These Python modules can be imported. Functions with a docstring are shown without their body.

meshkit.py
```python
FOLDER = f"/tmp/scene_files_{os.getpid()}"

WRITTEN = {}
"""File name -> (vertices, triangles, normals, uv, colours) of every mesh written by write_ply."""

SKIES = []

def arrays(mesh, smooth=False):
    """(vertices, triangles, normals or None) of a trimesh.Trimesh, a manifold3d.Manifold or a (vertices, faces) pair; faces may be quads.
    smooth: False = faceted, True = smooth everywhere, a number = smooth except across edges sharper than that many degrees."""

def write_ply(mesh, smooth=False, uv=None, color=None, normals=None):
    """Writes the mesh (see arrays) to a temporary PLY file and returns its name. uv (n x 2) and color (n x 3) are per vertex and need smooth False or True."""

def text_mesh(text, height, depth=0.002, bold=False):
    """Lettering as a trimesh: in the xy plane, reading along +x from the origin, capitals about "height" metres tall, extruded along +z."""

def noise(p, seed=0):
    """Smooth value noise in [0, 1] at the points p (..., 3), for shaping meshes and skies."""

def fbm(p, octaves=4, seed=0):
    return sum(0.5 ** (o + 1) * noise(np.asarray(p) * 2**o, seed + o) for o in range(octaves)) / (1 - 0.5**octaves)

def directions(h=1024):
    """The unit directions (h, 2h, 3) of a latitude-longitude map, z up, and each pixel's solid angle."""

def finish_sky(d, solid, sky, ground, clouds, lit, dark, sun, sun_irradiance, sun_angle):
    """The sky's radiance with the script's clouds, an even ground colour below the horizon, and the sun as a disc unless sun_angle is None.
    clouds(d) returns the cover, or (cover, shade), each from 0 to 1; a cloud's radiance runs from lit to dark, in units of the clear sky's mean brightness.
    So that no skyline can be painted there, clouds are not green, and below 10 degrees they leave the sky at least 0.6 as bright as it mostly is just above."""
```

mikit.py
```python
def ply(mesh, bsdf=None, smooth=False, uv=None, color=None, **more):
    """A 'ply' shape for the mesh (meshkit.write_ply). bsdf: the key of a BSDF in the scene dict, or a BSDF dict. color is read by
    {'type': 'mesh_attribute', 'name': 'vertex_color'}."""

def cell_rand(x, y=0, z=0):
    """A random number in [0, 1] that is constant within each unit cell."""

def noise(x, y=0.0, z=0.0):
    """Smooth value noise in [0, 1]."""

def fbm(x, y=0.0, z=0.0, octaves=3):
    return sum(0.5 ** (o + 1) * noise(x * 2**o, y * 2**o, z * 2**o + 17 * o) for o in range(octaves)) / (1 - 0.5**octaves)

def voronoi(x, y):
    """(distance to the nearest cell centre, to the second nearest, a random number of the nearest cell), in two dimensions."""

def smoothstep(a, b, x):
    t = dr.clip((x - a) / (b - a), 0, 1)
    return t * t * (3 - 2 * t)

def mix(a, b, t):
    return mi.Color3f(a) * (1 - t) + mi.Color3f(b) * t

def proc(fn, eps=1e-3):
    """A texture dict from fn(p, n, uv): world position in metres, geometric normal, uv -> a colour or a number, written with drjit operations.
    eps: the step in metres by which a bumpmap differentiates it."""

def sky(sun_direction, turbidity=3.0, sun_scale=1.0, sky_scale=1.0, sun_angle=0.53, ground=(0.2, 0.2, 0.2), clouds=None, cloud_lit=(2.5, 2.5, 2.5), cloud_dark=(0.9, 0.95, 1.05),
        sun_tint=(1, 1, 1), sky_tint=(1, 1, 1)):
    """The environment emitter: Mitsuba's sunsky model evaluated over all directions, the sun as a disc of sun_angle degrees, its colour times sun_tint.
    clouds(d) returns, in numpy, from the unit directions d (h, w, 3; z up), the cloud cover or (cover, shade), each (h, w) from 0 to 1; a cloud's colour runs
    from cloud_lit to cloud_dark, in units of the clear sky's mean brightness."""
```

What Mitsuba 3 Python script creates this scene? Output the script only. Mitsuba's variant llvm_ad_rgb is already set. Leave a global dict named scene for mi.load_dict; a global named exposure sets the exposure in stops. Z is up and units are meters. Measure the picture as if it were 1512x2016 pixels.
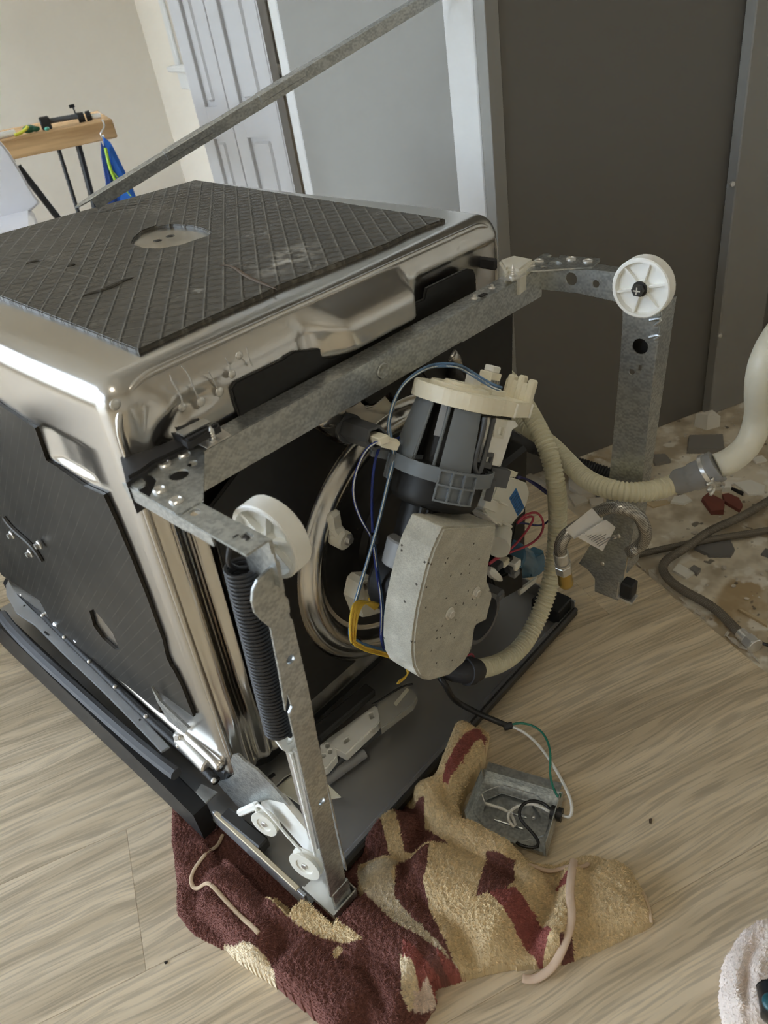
import math, random
import numpy as np, trimesh, manifold3d
import drjit as dr, mitsuba as mi
import mikit, meshkit
from mikit import proc, noise, fbm, voronoi, cell_rand, smoothstep, mix
from scipy.ndimage import distance_transform_edt, gaussian_filter
from scipy.interpolate import CubicSpline
from shapely.geometry import Polygon, Point, LineString, box as sbox
from shapely.ops import unary_union
from shapely import contains_xy

random.seed(7); np.random.seed(7)
scene, labels = {'type': 'scene'}, {}
T = mi.ScalarTransform4f

# ---------------------------------------------------------------- camera, sky, lights, exposure
exposure = 0.66
CAM = np.array([-0.1947, -0.58436, 0.86631])
scene['camera'] = {'type': 'thinlens', 'fov': 55.0897, 'fov_axis': 'x', 'aperture_radius': 0.0016, 'focus_distance': 0.95,
                   'near_clip': 0.02, 'far_clip': 60.0,
                   'to_world': T().look_at(origin=[-0.1947, -0.58436, 0.86631], target=[0.36357, 0.02309, 0.30121], up=[0.50807, 0.28815, 0.81169])}
scene['sky'] = mikit.sky([0.75, 0.40, 0.45], turbidity=4.0, sun_scale=0.0, sky_scale=40.0, ground=(0.30, 0.29, 0.26),
                         clouds=lambda d: (np.full(d.shape[:2], 0.55), np.zeros(d.shape[:2])), cloud_lit=(1.0, 1.0, 1.0))
SKY_SCALE = 1.0

# ---------------------------------------------------------------- frames
# the kitchen: e1 runs along the floor boards towards the cabinet wall, e2 along that wall to the far end of the room
E1, E2 = np.array([.904, -.427, 0]), np.array([.427, .904, 0])
def W(s, t, z=0.0): return E1 * s + E2 * t + np.array([0, 0, z])
# the dishwasher lies on its door, its handle end propped a little: its own axes are x (width), y (towards its top), z (towards its back)
Q = np.array([[0.999655, 0.000705, 0.026274], [0.000705, 0.998561, -0.053618], [-0.026274, 0.053618, 0.998216]]); PIV, PIV2 = np.array([.3, -.13, 0]), np.array([.3, -.13, .012])
def d2w(v): return (np.asarray(v, float) - PIV) @ Q.T + PIV2

# ---------------------------------------------------------------- mesh helpers
def mesh(v, f):
    f = np.asarray(f, int)
    if f.ndim == 2 and f.shape[1] == 4: f = np.vstack([f[:, [0, 1, 2]], f[:, [0, 2, 3]]])
    return trimesh.Trimesh(np.asarray(v, float), f, process=False)
def join(*ms): return trimesh.util.concatenate([m for m in ms if m is not None])
def xf(m, M):
    m = m.copy(); m.apply_transform(np.asarray(M, float)); return m
def frame(o, ex, ey, ez=None):
    ex = np.array(ex, float); ex /= np.linalg.norm(ex); ey = np.array(ey, float); ey -= ex * (ey @ ex); ey /= np.linalg.norm(ey)
    ez = np.cross(ex, ey)
    M = np.eye(4); M[:3, 0], M[:3, 1], M[:3, 2], M[:3, 3] = ex, ey, ez, o
    return M
def axis_frame(o, d):
    d = np.array(d, float); d /= np.linalg.norm(d)
    a = np.cross(d, [0, 0, 1] if abs(d[2]) < .9 else [1, 0, 0]); a /= np.linalg.norm(a)
    M = np.eye(4); M[:3, 0], M[:3, 1], M[:3, 2], M[:3, 3] = a, np.cross(d, a), d, o
    return M
def bbox(lo, hi, c=0.0):
    """a box from corner lo to corner hi, its edges chamfered by c"""
    lo, hi = np.minimum(lo, hi).astype(float), np.maximum(lo, hi).astype(float)
    if c <= 0:
        return trimesh.creation.box(bounds=[lo, hi])
    c = min(c, .45 * (hi - lo).min()); p = []
    for i in range(8):
        s = np.array([(i >> k) & 1 for k in range(3)]); v = np.where(s, hi, lo); g = np.where(s, -1, 1) * c
        for k in range(3):
            w = v + g; w[k] = v[k]; p.append(w)
    return trimesh.convex.convex_hull(np.array(p))
def bar(p0, p1, w, h, up=(0, 0, 1), c=0.0):
    """a beam from p0 to p1; w across, h along up"""
    p0, p1 = np.array(p0, float), np.array(p1, float); d = p1 - p0; L = np.linalg.norm(d)
    up = np.array(up, float); side = np.cross(d, up)
    return xf(bbox([0, -w / 2, -h / 2], [L, w / 2, h / 2], c), frame(p0, d, -side))
def spline(P, n=None, step=None):
    P = np.asarray(P, float); t = np.r_[0, np.cumsum(np.linalg.norm(np.diff(P, axis=0), axis=1) ** .6)]
    n = n or max(8, int(np.linalg.norm(np.diff(P, axis=0), axis=1).sum() / (step or .006)))
    q = CubicSpline(t, P)(np.linspace(0, t[-1], 6 * n)); s = np.r_[0, np.cumsum(np.linalg.norm(np.diff(q, axis=0), axis=1))]
    u = np.linspace(0, s[-1], n + 1)
    return np.stack([np.interp(u, s, q[:, k]) for k in range(3)], 1)
def sweep(P, r, sides=10, caps=True):
    """a round tube along the points P, radius r (a number or one per point), parallel-transported"""
    P = np.asarray(P, float); n = len(P); r = np.broadcast_to(r, (n,)); t = np.gradient(P, axis=0); t /= np.linalg.norm(t, axis=1, keepdims=True) + 1e-12
    a = np.cross(t[0], [0, 0, 1] if abs(t[0][2]) < .9 else [1, 0, 0]); a /= np.linalg.norm(a)
    ang = np.arange(sides) * 2 * np.pi / sides; V = []
    for i in range(n):
        a = a - t[i] * (a @ t[i]); a /= np.linalg.norm(a) + 1e-12; b = np.cross(t[i], a)
        V.append(P[i] + r[i] * (np.cos(ang)[:, None] * a + np.sin(ang)[:, None] * b))
    V = np.vstack(V); i, j = np.meshgrid(np.arange(n - 1), np.arange(sides), indexing='ij')
    F = np.stack([i * sides + j, i * sides + (j + 1) % sides, (i + 1) * sides + (j + 1) % sides, (i + 1) * sides + j], -1).reshape(-1, 4)
    F = np.vstack([F[:, [0, 1, 2]], F[:, [0, 2, 3]]])
    if caps:
        V = np.vstack([V, P[:1], P[-1:]]); k = np.arange(sides); c0, c1 = n * sides, n * sides + 1
        F = np.vstack([F, np.stack([k * 0 + c0, (k + 1) % sides, k], 1), np.stack([k * 0 + c1, (n - 1) * sides + k, (n - 1) * sides + (k + 1) % sides], 1)])
    return mesh(V, F)
def wire(P, r=.0014, sides=7, step=.006): return sweep(spline(P, step=step), r, sides)
def ribbed(P, r, depth, pitch, sides=18, duty=.62):
    L = np.linalg.norm(np.diff(spline(P, step=.004), axis=0), axis=1).sum(); n = int(L / pitch) * 6
    q = spline(P, n=n); ph = (np.arange(n + 1) % 6) / 6
    return sweep(q, r - depth * np.array([1, .55, 0, 0, 0, .55])[np.arange(n + 1) % 6], sides)
def lathe(prof, o, d, n=48, a0=0, a1=360):
    """turns (radius, height) pairs about the axis d through o"""
    prof = np.array(prof, float); full = a1 - a0 >= 360; k = n if full else n + 1
    ang = np.radians(a0 + (a1 - a0) * np.arange(k) / n); m = len(prof)
    V = np.stack([prof[None, :, 0] * np.cos(ang)[:, None], prof[None, :, 0] * np.sin(ang)[:, None], np.broadcast_to(prof[None, :, 1], (k, m))], -1).reshape(-1, 3)
    i, j = np.meshgrid(np.arange(n), np.arange(m - 1), indexing='ij'); i2 = (i + 1) % k
    F = np.stack([i * m + j, i2 * m + j, i2 * m + j + 1, i * m + j + 1], -1).reshape(-1, 4)
    return xf(mesh(V, F), axis_frame(o, d))
def cyl(p0, p1, r, n=20, c=0.0, r1=None):
    p0, p1 = np.array(p0, float), np.array(p1, float); L = np.linalg.norm(p1 - p0); r1 = r if r1 is None else r1
    pr = [(0, 0), (r - c, 0), (r, c), (r1, L - c), (r1 - c, L), (0, L)] if c > 0 else [(0, 0), (r, 0), (r1, L), (0, L)]
    return lathe(pr, p0, p1 - p0, n)
def extr(poly, th, M, holes=(), c=0.0):
    """extrudes a 2-D outline by th along the frame's third axis"""
    g = poly if not isinstance(poly, (list, tuple, np.ndarray)) else Polygon(poly)
    if not g.is_valid: g = g.buffer(0)
    for h in holes: g = g.difference(h)
    gs = [x for x in getattr(g, 'geoms', [g]) if x.area > 1e-9]
    out = []
    for x in gs:
        if c > 0:
            a = trimesh.creation.extrude_polygon(x, th - c, engine='earcut'); b = trimesh.creation.extrude_polygon(x.buffer(-c, join_style=2), th, engine='earcut')
            out += [a, b]
        else: out.append(trimesh.creation.extrude_polygon(x, th, engine='earcut'))
    return xf(join(*out), M)
def FY(y): return frame([0, y, 0], [1, 0, 0], [0, 0, 1])       # outlines given as (x, z), extruded towards -y
def FX(x): return frame([x, 0, 0], [0, 1, 0], [0, 0, 1])       # outlines given as (y, z), extruded towards +x
def FZ(z): return frame([0, 0, z], [1, 0, 0], [0, 1, 0])       # outlines given as (x, y), extruded towards +z
def dots(cs, r, n=12): return [Point(a, b).buffer(r, n) for a, b in cs]
def roundp(pts, r): return Polygon(pts).buffer(-r).buffer(2 * r).buffer(-r)
def ico(c, r, sub=2, scale=(1, 1, 1)):
    m = trimesh.creation.icosphere(sub, 1.0); m.apply_scale(np.array(scale) * r); m.apply_translation(c); return m

# ---------------------------------------------------------------- scene entries
used = {}
def key(name):
    n = used.get(name, -1) + 1; used[name] = n
    return name if n == 0 else f'{name}_{n:03d}'
def put(name, m, mat, parent=None, smooth=30, label=None, cat=None, group=None, kind=None, D=False, color=None, uv=None):
    k = key((parent + '__' if parent else '') + name)
    if D: m = mesh(d2w(m.vertices), m.faces)
    scene[k] = mikit.ply(m, mat, smooth=smooth, color=color, uv=uv)
    e = {a: b for a, b in (('label', label), ('category', cat), ('group', group), ('kind', kind)) if b}
    if e: labels[k] = e
    return k
def thing(name, label, cat, group=None):
    k = key(name); labels[k] = {'label': label, 'category': cat}
    if group: labels[k]['group'] = group
    return k

# ---------------------------------------------------------------- materials
def pr(base, rough=.5, metal=0.0, spec=.5, **k):
    b = base if isinstance(base, dict) else {'type': 'rgb', 'value': list(base)}
    r = rough if isinstance(rough, dict) else float(rough)
    return {'type': 'twosided', 'b': {'type': 'principled', 'base_color': b, 'roughness': r, 'metallic': float(metal), 'specular': float(spec), **k}}
def bump(b, fn, scale, eps=1e-3):
    return {'type': 'twosided', 'b': {'type': 'bumpmap', 'arbitrary': proc(fn, eps), 'scale': float(scale), 'bsdf': b['b']}}
def cf(a): return mi.Color3f(*a)
def dcoord(p):
    """world point -> the dishwasher's own axes"""
    q = [p.x - PIV2[0], p.y - PIV2[1], p.z - PIV2[2]]
    return [sum(float(Q[k, i]) * q[k] for k in range(3)) + float(PIV[i]) for i in range(3)]

def f_steel(p, n, uv):
    x, y, z = dcoord(p)
    return mix((.66, .64, .60), (.58, .56, .53), fbm(x * 9, y * 9, z * 9, 2))
def f_steel_r(p, n, uv):
    x, y, z = dcoord(p)
    dust = smoothstep(.52, .8, fbm(x * 14, y * 14, z * 6, 3))
    return .20 + .12 * dust
scene['steel'] = {'type': 'twosided', 'b': {'type': 'principled', 'base_color': proc(f_steel), 'roughness': proc(f_steel_r), 'metallic': 1.0}}
def f_galv(p, n, uv):
    g = .55 * noise(p.x * 420, p.y * 420, p.z * 420) + .45 * fbm(p.x * 130, p.y * 130, p.z * 130, 2)
    return mix((.40, .42, .42), (.60, .62, .61), smoothstep(.25, .75, g))
scene['galvanized'] = pr(proc(f_galv), .36, .9)
scene['grey_steel'] = pr((.33, .345, .36), .42, .35)
scene['zinc_bright'] = pr((.76, .75, .72), .30, .85)
scene['dark_screw'] = pr((.035, .033, .03), .45, .3)
def f_back(p, n, uv):
    x, y, z = dcoord(p)
    u, v = (x * .62 + y * .78) * 54, (x * .78 - y * .62) * 54
    c = mix((.052, .048, .040), (.076, .070, .058), fbm(x * 30, y * 30, 0, 3))
    lines = dr.maximum(smoothstep(.10, .0, dr.abs(u - dr.round(u))), smoothstep(.10, .0, dr.abs(v - dr.round(v))))
    c = mix(c, cf((.20, .19, .165)), lines * (.25 + .6 * noise(x * 60, y * 60)))
    dust = smoothstep(.60, .85, fbm(x * 16 + 4, y * 22, 3.0, 3)) * smoothstep(.45, .8, noise(x * 300, y * 300))
    c = mix(c, cf((.42, .40, .36)), dust * .25)
    px, py = x - .315, y - .105
    chalk = .8 * smoothstep(.07, .0, dr.sqrt(dr.square(px * .8 + py * .3) + dr.square(py * 1.6 - px * .6))) * smoothstep(.35, .75, fbm(x * 90, y * 90, 1.0, 3))
    c = mix(c, cf((.48, .46, .41)), chalk)
    px, py = x - .19, y - .115
    chalk = smoothstep(.022, .0, dr.sqrt(dr.square(px) + dr.square(py * 1.4))) * smoothstep(.4, .8, fbm(x * 120, y * 120, 5.0, 3))
    c = mix(c, cf((.52, .52, .48)), chalk)
    seam = smoothstep(.0018, .0006, dr.abs(y - .465)) + smoothstep(.0018, .0006, dr.abs(x - .166 + .05 * (y - .3)))
    return mix(c, cf((.20, .19, .17)), dr.clip(seam * .6 * noise(x * 40, y * 40), 0, 1))
def h_back(p, n, uv):
    x, y, z = dcoord(p)
    u, v = (x * .62 + y * .78) * 54, (x * .78 - y * .62) * 54
    l = dr.maximum(smoothstep(.16, .0, dr.abs(u - dr.round(u))), smoothstep(.16, .0, dr.abs(v - dr.round(v))))
    return l + .5 * fbm(x * 60, y * 60, 0, 3)
scene['bitumen_back'] = bump(pr(proc(f_back), .42, 0, .45), h_back, .0020)
def f_side(p, n, uv):
    x, y, z = dcoord(p)
    c = mix((.014, .013, .011), (.030, .027, .022), fbm(y * 20, z * 20, x * 5, 3))
    grid = smoothstep(.1, .0, dr.abs((y + z) * 60 - dr.round((y + z) * 60))) * noise(y * 50, z * 50)
    return mix(c, cf((.06, .055, .045)), grid * .5)
scene['bitumen_side'] = pr(proc(f_side), .38, 0, .28)
scene['bitumen_black'] = pr((.012, .012, .012), .42, 0, .4)
scene['black_plastic'] = pr((.016, .016, .016), .45, 0, .35)
scene['black_rubber'] = pr((.022, .022, .024), .55)
scene['black_spring'] = pr((.028, .028, .030), .42, .2)
scene['grey_plastic'] = pr((.155, .175, .195), .42)
scene['dark_grey_plastic'] = pr((.075, .080, .088), .45)
scene['mid_grey_plastic'] = pr((.25, .255, .26), .45)
scene['cream_plastic'] = pr((.80, .76, .62), .38)
scene['white_plastic'] = pr((.78, .78, .74), .38)
scene['milky_plastic'] = pr((.66, .65, .58), .45)
scene['blue_label'] = pr((.030, .135, .36), .5)
scene['ink_blue'] = pr((.010, .03, .10), .5)
scene['ink_grey'] = pr((.16, .16, .17), .6)
scene['blue_plastic'] = pr((.055, .145, .225), .3)
scene['brass'] = pr((.70, .50, .16), .28, 1.0)
def f_conc(p, n, uv):
    c = mix((.34, .325, .275), (.47, .455, .39), fbm(p.x * 60, p.y * 60, p.z * 60, 3))
    c = mix(c, cf((.56, .54, .47)), smoothstep(.55, .8, fbm(p.x * 25 + 3, p.y * 25, p.z * 25, 3)) * .6)
    a = voronoi(p.x * 85 + p.y * 61, p.z * 85 - p.y * 47)
    pit = smoothstep(.13, .07, a[0]) * smoothstep(.72, .78, a[2])
    grain = noise(p.x * 900, p.y * 900, p.z * 900)
    return mix(c * (.82 + .30 * grain), cf((.07, .065, .055)), pit)
scene['concrete'] = pr(proc(f_conc), .9, 0, .2)
scene['hose_cream'] = pr((.62, .59, .44), .42)
scene['hose_white'] = pr((.62, .60, .50), .35)
def f_braid(p, n, uv):
    a = dr.sin(p.x * 1500 + p.z * 900) * dr.sin(p.y * 1500 - p.z * 900)
    return mix((.16, .15, .14), (.56, .54, .50), .5 + .5 * a)
scene['braid'] = pr(proc(f_braid), .3, .8)
def f_oldbraid(p, n, uv):
    a = dr.sin(p.x * 1300 + p.z * 900) * dr.sin(p.y * 1300 - p.z * 900)
    return mix(mix((.07, .06, .045), (.15, .13, .10), fbm(p.x * 40, p.y * 40, 0, 3)), cf((.24, .21, .17)), dr.clip(a, 0, 1) * .6)
scene['old_braid'] = pr(proc(f_oldbraid), .55, .2)
for nm, c in dict(wire_blue=(.018, .035, .19), wire_light_blue=(.085, .16, .27), wire_white=(.66, .65, .60), wire_yellow=(.70, .46, .05), wire_red=(.38, .045, .075), wire_green=(.02, .16, .105),
                  wire_black=(.014, .014, .014), wire_purple=(.03, .03, .13)).items():
    scene[nm] = pr(c, .4)
scene['foil'] = pr((.80, .80, .80), .5, .35)
# ================================================================ the room
def f_wall(p, n, uv): return mix((.58, .53, .455), (.62, .57, .49), fbm(p.x * 3, p.y * 3, p.z * 3, 2))
scene['wall_paint'] = pr(proc(f_wall), .8, 0, .2)
scene['ceiling_paint'] = pr((.80, .79, .76), .9, 0, .1)
scene['white_paint'] = pr((.42, .41, .405), .42, 0, .4)
scene['trim_white'] = pr((.55, .545, .53), .4, 0, .4)
scene['grey_paint'] = pr((.225, .22, .203), .50, 0, .35)
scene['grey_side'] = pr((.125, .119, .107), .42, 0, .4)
def f_lam(p, n, uv):
    s, t = p.x * .904 - p.y * .427, p.x * .427 + p.y * .904
    row = dr.floor((t + 2.29) / .2)
    col = dr.floor((s + row * .43 + .295) / 1.22)
    r1, r2 = cell_rand(row, col, 3), cell_rand(row, col, 5)
    ss, tt = s + r1 * 17, t + r2 * 9
    warp = .05 * (fbm(ss * 3.2, tt * 9, 1.0, 3) - .5)
    g = fbm(ss * 3.2, (tt + warp) * 62, 2.0, 4)
    fine = fbm(ss * 20, (tt + warp) * 420, 4.0, 3)
    ring = .5 + .5 * dr.sin((tt + warp * 2.6) * 230 + 5 * fbm(ss * 2.4, tt * 8, 7.0, 2))
    kn = voronoi(ss * 1.5, tt * 3.2)
    kd = smoothstep(.22, .02, kn[0]) * smoothstep(.5, .7, kn[2])
    c = mix((.52, .425, .290), (.645, .54, .385), smoothstep(.3, .7, g))
    c = c * (.80 + .27 * smoothstep(.25, .65, fine))
    c = c * (.95 + .08 * ring)
    patch = smoothstep(.5, .8, fbm(ss * 1.7, tt * 7, 9.0, 3))
    c = mix(c, c * cf((.62, .60, .58)), patch * .35 + kd * .6)
    return c * (.90 + .20 * r1)
def h_lam(p, n, uv):
    s, t = p.x * .904 - p.y * .427, p.x * .427 + p.y * .904
    return fbm(s * 18, t * 320, 4.0, 2)
scene['laminate'] = bump(pr(proc(f_lam), .46, 0, .4), h_lam, .00035)
def f_sub(p, n, uv):
    s, t = p.x * .904 - p.y * .427, p.x * .427 + p.y * .904
    a = fbm(p.x * 9, p.y * 9, 0, 4); b = fbm(p.x * 22 + 3, p.y * 22, 2.0, 4)
    c = mix((.36, .30, .215), (.60, .545, .44), smoothstep(.25, .7, b))
    c = mix(c, cf((.30, .205, .095)), smoothstep(.50, .68, a) * smoothstep(.35, .7, b) * .85)
    c = mix(c, cf((.70, .67, .60)), smoothstep(.60, .75, fbm(p.x * 30, p.y * 30, 8.0, 4)) * .7)
    c = mix(c, cf((.085, .075, .06)), smoothstep(.76, .84, fbm(p.x * 55, p.y * 55, 5.0, 3)) * .8)
    return c
def h_sub(p, n, uv): return fbm(p.x * 70, p.y * 70, 3.0, 4)
scene['subfloor'] = bump(pr(proc(f_sub), .85, 0, .2), h_sub, .0025)

def quadbox(s0, s1, t0, t1, z0, z1, c=0.0):
    """a box in the kitchen's own axes"""
    return xf(bbox([s0, t0, z0], [s1, t1, z1], c), frame([0, 0, 0], E1, E2))
HZ = 2.44
SL, SR, TB, TF = -2.4, .76, -2.2, 4.42
def struct(name, m, mat, parent=None, **k): return put(name, m, mat, parent, smooth=k.pop('smooth', False), kind=None if parent else 'structure', **k)
struct('floor', quadbox(SL - .1, 1.95, TB - .1, TF + .1, -.08, -.0045), 'subfloor', label='old pale subfloor with glue stains and grit, bare in the dishwasher bay')
rng = random.Random(3)
for row in range(-11, 23):
    t0, t1 = -.09 + .2 * row, .11 + .2 * row
    r = row + 11
    for col in range(-4, 18):
        s0, s1 = 1.22 * col - r * .43 - .295, 1.22 * (col + 1) - r * .43 - .295
        lim = .758 + rng.uniform(-.004, .004)
        s0, s1 = max(s0, SL), min(s1, lim)
        if s1 - s0 < .02 or t1 < TB or t0 > TF: continue
        put('plank', quadbox(s0 + .0001, s1 - .0001, max(t0, TB) + .0001, min(t1, TF) - .0001, -.0042, 0, .0003), 'laminate', 'floor', smooth=False)
# the dishwasher bay's tiles of old flooring: broad sheets with open joints, the first row beside the boards
struct('ceiling', quadbox(SL - .1, 1.95, TB - .1, TF + .1, HZ, HZ + .08), 'ceiling_paint')
struct('wall_far', quadbox(SL, SR + .1, TF, TF + .08, -.004, HZ), 'wall_paint')
def holed(plane, lo, hi, holes, th):
    """a wall as an outline with openings; plane 's' or 't' gives its fixed axis"""
    g = sbox(lo[0], lo[1], hi[0], hi[1])
    for h in holes: g = g.difference(sbox(*h))
    return g
def wall_s(s, t0, t1, z0, z1, holes, th):      # a wall across e1
    m = trimesh.creation.extrude_polygon(holed('s', (t0, z0), (t1, z1), holes, th), th, engine='earcut')
    return xf(m, frame(E1 * s, E2, [0, 0, 1]))
WIN = (1.90, .76, 3.46, 2.28)
struct('wall_right', wall_s(SR, 1.74, TF, -.004, HZ, [WIN], .10), 'wall_paint')
struct('wall_left', wall_s(SL - .1, TB, TF, -.004, HZ, [(-.75, .0, 1.0, 2.2), (1.2, .3, 3.0, 2.25)], .1), 'wall_paint')
struct('wall_back', quadbox(SL, 1.9, TB - .08, TB, -.004, HZ), 'wall_paint')
struct('wall_alcove', quadbox(1.62, 1.70, TB, 1.9, -.004, HZ), 'wall_paint')
struct('baseboard_alcove', quadbox(1.606, 1.62, TB, .539, -.004, .085, .003), 'grey_side')
# window in the right wall, seen edge on
w = struct('window_1', quadbox(SR - .016, SR, WIN[2], WIN[2] + .085, .72, 2.37, .004), 'trim_white', label='white window casing at the far end of the beige wall, left of the panelled door')
struct('casing', quadbox(SR - .016, SR, WIN[0] - .085, WIN[0], .72, 2.37, .004), 'trim_white', w)
struct('casing', quadbox(SR - .016, SR, WIN[0], WIN[2], WIN[3], 2.37, .004), 'trim_white', w)
struct('sill', quadbox(SR - .055, SR + .02, WIN[0] - .11, WIN[2] + .12, .735, .760, .006), 'trim_white', w)
struct('apron', quadbox(SR - .022, SR, WIN[0] - .06, WIN[2] + .06, .66, .735, .006), 'trim_white', w)
for a in (WIN[0], WIN[2] - .04): struct('sash_stile', quadbox(SR + .02, SR + .055, a, a + .04, .76, WIN[3]), 'trim_white', w)
for a in (.76, 1.45, WIN[3] - .045): struct('sash_rail', quadbox(SR + .02, SR + .055, WIN[0] + .04, WIN[2] - .04, a, a + .045), 'trim_white', w)
scene['pane_glass'] = {'type': 'thindielectric', 'int_ior': 1.5}
struct('pane', xf(mesh([[0, 0, 0], [1.48, 0, 0], [1.48, 1.44, 0], [0, 1.44, 0]], [[0, 1, 2], [0, 2, 3]]), frame(E1 * (SR + .04) + E2 * (WIN[0] + .04) + np.array([0, 0, .80]), E2, [0, 0, 1])), 'pane_glass', w)
# tall cabinet: bay side, edge, white stile, flat end panel
cab = thing('tall_cabinet', 'tall grey cabinet with flat end panel and white stile, behind the dishwasher', 'cabinet')
S0 = .724
put('side_panel', quadbox(S0 + .004, 1.60, .541, .566, -.004, HZ - .002), 'grey_side', cab, smooth=False, label='dark grey side panel lining the dishwasher bay')
put('edge_strip', quadbox(S0 - .002, S0 + .022, .537, .570, .0, HZ - .002, .001), 'grey_paint', cab, smooth=False, label='grey edge strip')
put('stile', quadbox(S0 - .004, S0 + .02, .5705, .668, .0, HZ - .002, .002), 'trim_white', cab, smooth=False, label='white stile')
put('end_panel', quadbox(S0 + .006, S0 + .026, .6685, 1.62, .0, HZ - .002, .001), 'grey_paint', cab, smooth=False, label='flat grey end panel')
post = put('rear_post', quadbox(1.222, 1.345, .515, .540, -.004, HZ - .002, .002), 'grey_paint', cab, smooth=False, label='grey filler post at the back of the bay')
for a in [(1.3157, -0.0518, 0.489), (1.3267, -0.057, 0.1859)]:
    put('screw', cyl(np.array(a) + E2 * .002, np.array(a) - E2 * .004, .005, 12, .001), 'zinc_bright', post)
struct('trim_1', quadbox(S0 + .004, S0 + .026, 1.622, 1.698, .0, 2.12, .003), 'trim_white', label='white door casing between the grey panel and the panelled door')
struct('trim_2', quadbox(S0 + .004, S0 + .026, 1.622, 2.3, 2.12, 2.2, .003), 'trim_white')
struct('wall_closet', join(quadbox(1.20, 1.26, .57, 1.7445, -.004, HZ), quadbox(.87, 1.26, 1.745, 1.80, -.004, HZ)), 'grey_side')
# folding door: two leaves with raised frames round sunk panels
DX = 1.395
def leaf_parts(y0, y1, parent):
    th, z1 = .032, 2.05
    rails = [(.02, .14), (.58, .672), (1.95, z1)]
    m = []
    st = .058
    for a in (y0, y1 - st): m.append(bbox([DX, a, .02], [DX + th, a + st, z1], .002))
    for a, b in rails: m.append(bbox([DX + .0004, y0 + st - .002, a], [DX + th - .0004, y1 - st + .002, b], .0))
    put('leaf_frame', join(*m), 'white_paint', parent, smooth=False)
    for a, b in ((.14, .58), (.672, 1.95)):
        put('panel', join(bbox([DX + .012, y0 + st - .004, a - .004], [DX + .020, y1 - st + .004, b + .004]),
                          bbox([DX + .005, y0 + st + .012, a + .012], [DX + .022, y1 - st - .012, b - .012], .007)), 'white_paint', parent, smooth=False)
dk = key('door_1')
scene[dk] = mikit.ply(bbox([DX + .002, 1.284, .02], [DX + .03, 1.2885, 2.05]), 'white_paint', smooth=False)
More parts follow.
